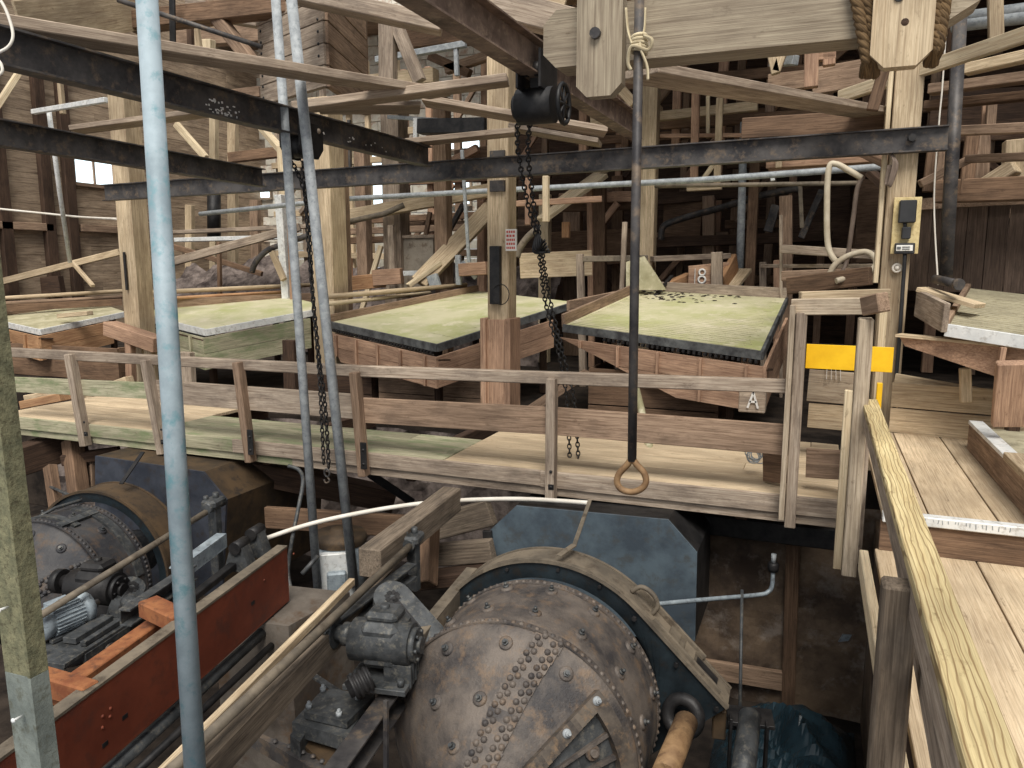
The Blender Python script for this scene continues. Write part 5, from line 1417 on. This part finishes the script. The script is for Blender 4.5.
# ================================================================= BACKGROUND CLUTTER
MT = dict(P=PALE, T=TAN, M=MID, B=BROWN, D=DARK, G=GREY, K=PINK, O=ORANGE, S=STEEL, W=EDGEW, A=GALV, Z=BLACK, U=DUST)
def R(name, cat, label, u0, v0, Y0, u1, v1, Y1, w_, h_, m):
    if u1 == 1045: k_ = (1230-u0)/(1045-u0); u1 = 1230; v1 = v0+(v1-v0)*k_; Y1 = Y0+(Y1-Y0)*k_
    a, c = Yp(u0, v0, Y0), Yp(u1, v1, Y1); d = c-a
    if cat == 'post' and (v1 >= 234 or u0 in (214, 233)) and c.z < a.z and c.z > -.3:
        c = c + d*((-.32-c.z)/d.z); d = c-a              # posts stand on the terrace
    return T(name, label, cat, a, c, w_, h_, MT[m], upv=(0, 1, 0) if abs(d.z) > .8*math.hypot(d.x, d.y) else (0, 0, 1))
rows = '''
flume|trough|long slanting flume board passing behind the galvanised pipe to the wide split post|165|264|15.0|300|227|16.5|.22|.20|G
flume|trough|slanting flume board between the wide split post and the central post|338|218|16.6|497|189|17.5|.30|.30|T
flume|trough|slanting board at the far left above the leftmost table|-15|286|15.0|120|252|16.5|.16|.18|T
brace|brace|crossing brace under the long flume board behind the galvanised pipe|172|246|17.0|262|274|17.4|.12|.14|B
shelf|shelf|grey shelf board on the rubble behind the galvanised pipe|160|233|18.5|322|226|18.8|.5|.10|G
shelf|shelf|narrow pale ledge just below the grey shelf board at left|178|240|18.2|292|237|18.4|.35|.12|W
post|post|thin post under the flume left of the leaning poles|219|242|16.4|220|292|16.4|.10|.10|B
post|post|pale painted upright right behind the left leaning pole|280|195|15.5|287|292|15.5|.20|.20|W
post|post|tan upright just right of the pale painted upright|289|190|15.3|293|292|15.3|.12|.12|K
brace|brace|tan curved brace foot beside the pale painted upright|272|252|15.4|284|280|15.3|.14|.10|T
post|post|light stud against the whitewashed wall left of the black beam end|214|110|22|214|160|22|.26|.2|P
post|post|tan stud against the whitewashed wall below the black beam|233|112|22|233|235|22|.34|.2|T
post|post|tan stud left of the dark stack behind the galvanised pipe|190|205|22|190|240|22|.3|.2|T
post|post|brown stud right of the dark stack behind the galvanised pipe|255|200|22|256|245|22|.34|.2|M
brace|brace|pale brace slanting down to the low left beam|176|124|20|206|158|20|.2|.16|P
brace|brace|curved pale knee brace left of the left pole under the beam trolley|262|128|18|281|150|17.5|.22|.14|P
brace|brace|upright end of the pale knee brace behind the left pole|281|146|17.4|284|200|17.4|.2|.14|P
beam|beam|brown horizontal timber behind the low left beam end|230|158|20|300|150|20.5|.3|.3|B
beam|beam|old brown horizontal timber left of the wide split post high up|196|100|20|262|92|20|.3|.3|M
strut|strut|short hanging strut from the roof at far left|60|80|13|63|114|13|.10|.10|T
strut|strut|pale diagonal stub below the beam at the left frame edge|-4|108|8|20|71|8.6|.10|.08|P
strut|strut|tan strut leaning on the leftmost table next to the thin pipe|72|262|15.2|93|286|14.8|.10|.08|T
bench|bench|dark bench front under the window wall at far left|18|288|16.5|62|284|17|.3|.5|D
block|block|orange brown block at the foot of the wide split post|345|284|15.0|384|280|15.6|.4|.32|O
block|block|orange end block right of the brown block behind the middle table|374|278|15.4|402|276|15.6|.35|.36|K
post|post|short orange upright standing on the block behind the middle table|350|258|15.2|350|278|15.2|.10|.10|K
chute|chute|tan inclined chute rising to the central post|419|283|15.6|496|203|17.6|.42|.14|T
chute|chute|pale inner rail on the tan inclined chute|408|286|15.3|440|263|16.0|.14|.10|P
post|post|pale pipe-like post in front of the plastered tank|391|225|17|394|288|17|.16|.12|G
post|post|leaning pale stick left of the plastered tank|381|246|17|373|273|16.8|.12|.10|P
beam|beam|pale horizontal rail across the plastered tank front|378|274|16.6|420|273|16.8|.08|.12|W
post|post|brown post far behind the flume left of the iron chute|403|212|20|405|238|20|.2|.2|K
post|post|brown leaning stick between the flume and the tank|430|212|19|425|240|19|.12|.10|M
brace|brace|dark leaning pole crossing behind the thin rod left of the central post|463|205|18|440|248|18|.12|.12|S
beam|beam|lower brown girt between split post and far post|340|232|22|500|226|22|.25|.2|M
beam|beam|upper brown girt between split post and far post|340|222|23|500|214|23|.25|.2|B
beam|beam|low dark girt right above the plastered tank|345|241|21|440|237|21|.2|.2|B
rod|rod|thin grey rod dropping from the beam left of the central post|462|150|14|469|262|14.5|.06|.06|A
post|post|pink upright left of the central post near the thin rod|482|195|18|482|250|18|.2|.2|K
box|box|pink and tan box side left of the central post behind the middle table|463|270|16.0|490|268|16.0|.5|.28|K
bracket|bracket|grey triangular metal bracket left of the central post|458|255|15.9|459|285|15.9|.12|.10|A
bracket|bracket|slanted leg of the grey metal bracket left of the central post|462|262|15.9|476|278|15.9|.10|.06|A
frame|frame|small pale stand on the pipes beside the tan chute|432|275|15.6|436|287|15.6|.25|.12|A
beam|beam|long tan board on edge behind the central post base|520|266|16|592|263|16.5|.2|.55|T
post|post|grey post right of the hoist chains behind the right table|580|254|15.5|581|294|15.5|.14|.14|G
beam|beam|thin pale rail from the grey post to the slim pale post|583|259|15.5|648|258|15.8|.12|.12|U
post|post|thin leaning grey upright left of the iron rod|625|222|15.6|622|290|15.6|.10|.08|G
post|post|brown far post behind the chains and left of the iron rod|600|180|19|600|286|19|.30|.24|B
post|post|slimmer reddish post beside the brown far post|590|186|18.6|591|290|18.6|.14|.14|K
beam|beam|upper reddish crossbeam between central post and slim pale post|560|199|19.4|645|196|19.2|.2|.26|K
beam|beam|second reddish crossbeam below the upper one near the slim pale post|556|208|19.8|645|205|19.6|.2|.22|B
brace|brace|reddish knee brace under the crossbeams near the brown far post|603|222|19|618|203|19|.16|.14|K
post|post|dark reddish post just left of the slim pale post|618|176|20.5|618|240|20.5|.3|.2|B
post|post|thick dim post behind the small orange hanging block|573|210|21|573|250|21|.5|.3|M
block|block|small orange wooden block hanging behind the hoist chains|566|222|17.5|566|238|17.5|.18|.12|O
chute|chute|pale inclined chute right of the hoist chains below the cross beam|541|220|16.5|602|176|18.5|.36|.10|P
chute|chute|second pale board parallel above the inclined chute|558|203|17.5|604|170|19|.3|.10|T
beam|beam|tan horizontal bar behind the chains above the grey pipe|512|204|15.2|602|199|15.6|.10|.12|K
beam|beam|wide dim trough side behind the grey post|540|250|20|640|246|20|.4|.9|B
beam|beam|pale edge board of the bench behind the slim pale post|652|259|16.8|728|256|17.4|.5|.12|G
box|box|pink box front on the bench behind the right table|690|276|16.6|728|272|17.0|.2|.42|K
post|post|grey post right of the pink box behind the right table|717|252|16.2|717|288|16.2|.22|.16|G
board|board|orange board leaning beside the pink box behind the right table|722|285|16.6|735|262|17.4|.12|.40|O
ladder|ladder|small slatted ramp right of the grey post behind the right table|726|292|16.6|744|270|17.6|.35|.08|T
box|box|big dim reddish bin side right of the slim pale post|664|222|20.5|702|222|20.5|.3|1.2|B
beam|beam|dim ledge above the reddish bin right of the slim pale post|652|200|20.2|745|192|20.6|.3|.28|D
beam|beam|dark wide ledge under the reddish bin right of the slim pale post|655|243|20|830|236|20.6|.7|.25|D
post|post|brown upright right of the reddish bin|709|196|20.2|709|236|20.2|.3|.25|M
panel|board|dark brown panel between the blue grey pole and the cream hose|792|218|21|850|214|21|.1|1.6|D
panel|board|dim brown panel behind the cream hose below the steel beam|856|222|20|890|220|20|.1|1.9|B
post|post|grey brown slotted post between the blue grey pole and the cream hose|786|196|17.5|786|262|17.5|.26|.2|M
post|post|leaning bar right of the slotted post|800|182|17.2|802|228|17.2|.08|.08|U
brace|brace|dark slanting brace right of the slotted post|822|190|18|801|238|18|.14|.12|S
brace|brace|two-piece dark brace left of the slotted post|776|205|18.4|768|232|18.4|.2|.16|S
beam|beam|white edge board across the bench left of the right post|784|249|15.5|892|256|14.8|.3|.16|G
post|post|thin upright at the left end of the bench near the cream hose|781|215|15.6|781|262|15.6|.06|.06|G
rail|rail|thin dark rail running to the right post below the bench|762|266|17.1|892|266|13.4|.06|.07|G
post|post|grey short post at the left end of the thin dark rail|763|262|17.2|763|292|17.2|.14|.12|G
post|post|pink short post next to the grey short post behind the right table|778|260|17.0|778|292|17.0|.18|.16|K
board|board|reddish board slope under the coiled hose|788|286|12.8|871|276|12.2|.12|.26|B
board|board|dark board stacked behind the coiled hose|784|276|13.2|890|272|12.8|.3|.16|M
beam|beam|reddish shelf beam under the long steel beam left of the right post|768|165|16|892|157|15.4|.25|.16|K
beam|beam|second brown shelf beam behind the reddish one under the steel beam|770|172|17.4|892|162|17|.3|.2|B
strut|strut|short hanging tan peg on the reddish shelf beam|779|158|15.8|779|168|15.8|.12|.14|T
strut|strut|white hanging insulator below the tan peg|772|172|15.6|773|181|15.6|.08|.08|W
brace|brace|brown brace meeting the right post below the steel beam|856|150|13|890|166|12.4|.12|.10|B
brace|brace|brown brace in the shade left of the right post|870|172|14|892|192|13.6|.16|.12|D
beam|beam|pale crossbar behind the slim post above the steel beam|592|124|18.5|662|112|18.5|.3|.28|T
beam|beam|long tan bar from the slim post to the wide plank end|655|117|18|758|106|18|.2|.2|T
post|post|hanging pale post above the steel beam right of the iron rod|696|92|17|694|188|17|.16|.14|K
post|post|second hanging pale post right of the first above the steel beam|720|98|17|717|188|17|.14|.12|T
beam|beam|bottom sill joining the two hanging pale posts|687|189|17|722|187|17|.14|.10|T
brace|brace|curled pale brace inside the two hanging posts|700|184|17|714|164|17|.10|.08|P
post|post|thin white upright between the hanging posts|708|96|17.6|708|138|17.6|.08|.08|P
brace|brace|brown brace left of the slim post above the steel beam|668|88|18|648|112|18|.18|.14|M
brace|brace|tan brace behind the iron rod below the hoist timber|618|86|16|634|104|16|.2|.14|T
rail|rail|thin rail crossing behind the hanging posts above the steel beam|660|136|17.4|760|135|17.4|.08|.08|K
post|post|pink hanging post behind the wide plank below the hoist timber|812|40|13|811|88|13|.20|.16|K
post|post|short pink hanging post left of the right hanger block|829|38|13.2|829|66|13.2|.18|.14|K
beam|beam|pink crosspiece joining the two pink hanging posts|804|58|13.2|836|54|13.2|.14|.16|K
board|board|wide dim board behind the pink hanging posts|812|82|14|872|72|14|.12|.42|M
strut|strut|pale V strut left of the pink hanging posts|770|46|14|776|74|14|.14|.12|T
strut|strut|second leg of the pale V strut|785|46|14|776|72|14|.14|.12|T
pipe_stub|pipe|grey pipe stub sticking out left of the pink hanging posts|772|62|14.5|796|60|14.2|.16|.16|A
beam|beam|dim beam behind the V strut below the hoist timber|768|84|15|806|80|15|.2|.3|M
post|post|pale upright at the top right corner|995|-8|11.5|996|40|11.5|.16|.12|T
joist|joist|first brown joist under the dark floor at top right|930|90|13.5|1045|75|13|.25|.14|M
joist|joist|second brown joist under the dark floor at top right|925|106|13.8|1045|94|13.4|.25|.12|B
joist|joist|pale edged joist under the bright batten at the right frame edge|965|70|12.4|1045|52|12|.2|.14|T
rail|rail|upper brown rail from the dark square pole to the right frame edge|957|131|11.6|1045|127|11|.14|.12|M
rail|rail|lower brown rail right of the dark square pole|968|159|11.8|1045|156|11.2|.14|.10|M
brace|brace|brown handrail brace dropping left from the lower brown rail|968|160|11.9|920|184|11.7|.10|.10|M
post|post|dark brown upright between the two brown rails|973|132|12.2|965|195|12.2|.16|.14|B
post|post|tan upright behind the two brown rails|982|136|13.5|980|196|13.5|.2|.2|M
post|post|pale split post at the right frame edge above the tank|1018|140|13|1016|195|13|.34|.26|T
brace|brace|tan brace leaning on the pale split post at the right frame edge|986|185|13|1016|166|12.8|.2|.2|T
post|post|far upright seen between joists and rails at right|992|102|15|990|128|15|.14|.14|M
post|post|second far upright seen between joists and rails at right|985|102|15.2|984|128|15.2|.08|.08|K
brace|brace|grey steel angle brace between the two brown rails|978|138|14|987|155|14|.10|.08|A
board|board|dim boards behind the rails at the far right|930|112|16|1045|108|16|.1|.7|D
post|post|brown upright right beside the right post below the steel beam|934|150|13|929|192|13|.18|.14|B
post|post|thin brown upright left of the dark square pole|942|152|12.8|938|186|12.8|.10|.08|M
beam|beam|brown beam on top of the stave tank rim|936|192|12.4|1045|188|12|.3|.3|B
joist|joist|old roof joist at the very top between hoist timber and rusty beam|560|-6|14|760|-20|14|.3|.3|B
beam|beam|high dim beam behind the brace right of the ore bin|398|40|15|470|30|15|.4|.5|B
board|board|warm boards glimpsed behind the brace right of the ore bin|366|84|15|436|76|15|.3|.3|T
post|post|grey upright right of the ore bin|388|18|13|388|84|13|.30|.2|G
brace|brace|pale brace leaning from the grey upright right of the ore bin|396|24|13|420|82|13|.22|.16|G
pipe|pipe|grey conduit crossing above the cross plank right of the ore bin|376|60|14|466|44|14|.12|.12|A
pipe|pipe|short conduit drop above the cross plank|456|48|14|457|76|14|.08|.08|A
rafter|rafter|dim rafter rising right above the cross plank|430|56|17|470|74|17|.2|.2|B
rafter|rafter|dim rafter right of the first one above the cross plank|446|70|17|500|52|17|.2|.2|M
pipe|pipe|black insulated pipe section behind the long pale-edged plank|420|127|15|487|126|15|.3|.3|Z
pipe|pipe|thin pale pipe running above the black insulated pipe|388|117|15.5|500|124|15.4|.08|.08|A
rod|rod|white rod hanging beside the black insulated pipe|416|118|15|416|140|15|.10|.10|W
beam|beam|small reddish gable timbers left of the central post above the beam|452|162|19|478|148|19|.2|.2|K
board|board|dark gable board left of the central post above the beam|456|160|19.4|490|156|19.4|.2|.5|B
rod|rod|thin dark upright bar left of the black insulated pipe|349|120|16|350|170|16|.08|.08|S
beam|beam|grey roof timber at top left behind the steel strap|190|8|12.5|262|20|12.5|.3|.3|G
post|post|small pale post far behind the steel strap at top left|208|40|15|208|52|15|.3|.2|P
post|post|thin dark post right of the steel strap at top left|190|24|13|191|48|13|.12|.1|D
post|post|narrow tan post right of the thin dark post at top left|196|26|13.4|199|50|13.4|.14|.1|T
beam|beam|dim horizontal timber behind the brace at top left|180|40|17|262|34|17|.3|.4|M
'''
for line in rows.strip().split('\n'):
    f = line.split('|')
    R(f[0], f[1], f[2], *[float(x) for x in f[3:11]], f[11])

R('pipe', 'pipe', 'pale pipe bracket sticking out from the left timber post under the beams', 33, 112, 12.5, 106, 100, 11.8, .10, .10, 'W')
PIPE('pipe', 'thin pale pipe hanging down the left wall to the tan strut', 'pipe', [Yp(49, 112, 12.6), Yp(60, 195, 13.2), Yp(70, 262, 13.8)], .05, EDGEW)
PIPE('cable', 'slack pale cable strung across the left wall', 'cable', smooth_path([Yp(-10, 208, 13), Yp(40, 213, 13.3), Yp(80, 217, 13.4), Yp(117, 219, 11.6)]), .025, WHITEC, n=6)
# rubble bank behind the tables
b = MB(); vs = []; fs = []
n1, n2 = 90, 18
for i in range(n1+1):
    for j in range(n2+1):
        x = -20+13.5*i/n1; t_ = j/n2; y = 18.2+2.6*t_
        z = -.3+3.3*t_**.7*(.8+.25*noise.noise(V((x*.5, 3, 1))))+.28*noise.noise(V((x*2, y*2, 4)))+.14*noise.noise(V((x*5, y*5, 8)))
        vs.append(V((x, y, z)))
for i in range(n1):
    for j in range(n2):
        a = i*(n2+1)+j; fs.append((a, a+n2+1, a+n2+2, a+1))
b._add(vs, fs, vs)
tag(b.build('rubble_bank', ROCK), 'rough grey rubble bank rising behind the left shaking tables', 'rubble', None, 'stuff')
pk = thing('plastered_tank', 'grey plastered tank wall behind the middle shaking table', 'tank', Yp(413, 287, 17.4))
a, c = Yp(395, 290, 17.4), Yp(433, 238, 17.4)
MB().box((a.x, 17.4, a.z), (c.x, 18.6, c.z)).build('wall', STONE, pk)
MB().box((a.x-.05, 17.34, c.z), (c.x+.05, 18.66, c.z+.08)).build('rim', GREY, pk)
PIPE('pipe', 'bent dark pipe running down behind the pale upright left of the poles', 'pipe', smooth_path([Yp(318, 232, 15.8), Yp(290, 242, 15.6), Yp(268, 250, 15.5), Yp(256, 262, 15.4), Yp(252, 272, 15.4)]), .07, STEEL)
PIPE('pipe', 'tan pipe under the flume rising from left to the middle', 'pipe', [Yp(338, 224, 16.2), Yp(384, 214, 16.4), Yp(404, 205, 16.6)], .07, DUST)
PIPE('hose', 'dark hose curving over the reddish bin right of the slim pale post', 'hose', smooth_path([Yp(661, 240, 19.5), Yp(664, 226, 19.5), Yp(684, 218, 19.5), Yp(720, 208, 19), Yp(760, 196, 18.5), Yp(800, 188, 18)]), .08, STEEL)
PIPE('pipe', 'thick pale curved pipe end left of the hoist chains behind the central post', 'pipe', smooth_path([Yp(517, 257, 14.5), Yp(520, 248, 14.5), Yp(528, 237, 14.5), Yp(536, 230, 14.5)]), .07, DUST)
PIPE('drum_pipe', 'large dark upright pipe behind the galvanised pipe at the rubble', 'pipe', [Yp(214, 238, 21), Yp(214, 192, 21)], .22, BLACK, n=16)
PIPE('pipe_pair', 'upper of two blue grey pipes crossing the top right corner', 'pipe', [Yp(955, 19, 13), Yp(1230, -18, 12)], .09, GALV)
PIPE('pipe_pair', 'lower of two blue grey pipes crossing the top right corner', 'pipe', [Yp(952, 26, 13), Yp(1230, -8, 12)], .09, GALV)
gp = MB(); q = [Yp(626, 290, 15.4), Yp(626, 262, 15.4), Yp(644, 256, 15.4), Yp(666, 290, 15.4)]
gp.prism(q, V((0, .06, 0))); tag(gp.build('gusset_plate', DTABLE), 'pale triangular gusset plate at the foot of the slim pale post', 'plate')

# dim timber trestles of the deep background, each one thing with its own posts, girts and braces
def trestle(label, x0, x1, Y, z0, z1, n, levels, mats, w_=.2):
    t = thing('timber_trestle', label, 'trestle', ((x0+x1)/2, Y, z0))
    for k in range(n):
        x = x0+(x1-x0)*k/(n-1)+rnd.uniform(-.1, .1)
        MB().beam((x, Y, z0), (x+rnd.uniform(-.06, .06), Y, z1), w_*rnd.uniform(.8, 1.2), w_, (0, 1, 0)).build('post', rnd.choice(mats), t)
    for z in levels:
        MB().beam((x0-.3, Y-w_*.9, z+rnd.uniform(-.08, .08)), (x1+.3, Y-w_*.9, z+rnd.uniform(-.08, .08)), w_*.7, w_*1.1).build('girt', rnd.choice(mats), t)
    for k in range(n-1):
        xa = x0+(x1-x0)*k/(n-1); xb = x0+(x1-x0)*(k+1)/(n-1); za = rnd.choice(levels); zb = za+rnd.uniform(.8, 1.5)
        if rnd.random() < .5: xa, xb = xb, xa
        MB().beam((xa, Y-w_*1.6, za), (xb, Y-w_*1.6, zb), w_*.6, w_*.7).build('brace', rnd.choice(mats), t)
    return t
BR = [BROWN, MID, PINK, DARK]
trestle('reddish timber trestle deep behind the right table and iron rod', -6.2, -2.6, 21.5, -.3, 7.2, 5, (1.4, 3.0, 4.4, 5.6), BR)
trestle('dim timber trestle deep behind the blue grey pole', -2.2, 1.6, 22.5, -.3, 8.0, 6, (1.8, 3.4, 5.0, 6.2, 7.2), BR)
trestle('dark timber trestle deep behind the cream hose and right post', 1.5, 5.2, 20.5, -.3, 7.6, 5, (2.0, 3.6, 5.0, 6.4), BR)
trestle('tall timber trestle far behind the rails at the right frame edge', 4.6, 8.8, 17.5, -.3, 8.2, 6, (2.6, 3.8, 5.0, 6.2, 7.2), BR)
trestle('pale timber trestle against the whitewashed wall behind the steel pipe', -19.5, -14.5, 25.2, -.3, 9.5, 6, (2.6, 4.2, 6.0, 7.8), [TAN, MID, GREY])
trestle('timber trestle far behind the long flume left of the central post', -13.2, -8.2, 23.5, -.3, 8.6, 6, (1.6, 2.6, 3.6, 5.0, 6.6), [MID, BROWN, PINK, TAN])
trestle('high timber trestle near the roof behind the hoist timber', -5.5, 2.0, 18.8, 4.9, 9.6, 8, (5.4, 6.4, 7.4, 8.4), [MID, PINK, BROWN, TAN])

bn = bpy.data.objects.get('box')
nb = thing('number_board', 'reddish board with a white painted 18 behind the right table', 'board', Yp(698, 286, 16.3))
a, c = Yp(688, 287, 16.3), Yp(711, 266, 16.3)
MB().box((a.x, 16.3, a.z), (c.x, 16.36, c.z)).build('board', PINK, nb)
q = Yp(695, 276, 16.28); hh_ = .15
MB().beam(q-Zv*hh_, q+Zv*hh_, .012, .045, (0, 1, 0)).build('numeral', WHITEP, nb)
q = Yp(702, 276, 16.28); b = MB(); b.torus(q+Zv*.075, (0, -1, 0), .06, .022, 14, 5); b.torus(q-Zv*.075, (0, -1, 0), .07, .022, 14, 5); b.build('numeral', WHITEP, nb)
b = MB()
for k in range(7):
    q = Yp(757+rnd.uniform(-4, 4), 452+rnd.uniform(-5, 5), 8.3)
    b.torus(q, (rnd.uniform(-.4, .4), -1, rnd.uniform(-.3, .5)), rnd.uniform(.05, .10), .006, 14, 5, rnd.uniform(.6, 1.2))
tag(b.build('wire_coil', GALV), 'tangled coil of thin wire on the walkway left of the stile posts', 'wire')
T('wood_offcut', 'dark reddish board end standing on the walkway left of the stile posts', 'block', Yp(764, 466, 8.1), Yp(786, 469, 8.0), .06, .30, BROWN)

b = MB()
for k in range(150):
    sx, sy = rnd.uniform(.02, .75), rnd.uniform(.72, .985)
    if rnd.random() < (sx*.9): continue
    q = A1[0].lerp(A1[1], sx).lerp(A1[3].lerp(A1[2], sx), sy)
    r_ = rnd.uniform(.015, .06); b.dome(q-Zv*.005, (rnd.uniform(-.2, .2), rnd.uniform(-.2, .2), 1), r_, r_*.45, 7)
tag(b.build('dirt_crumbs', SOIL), 'dark crumbs of dirt scattered along the back left of the right table', 'dirt', None, 'stuff')
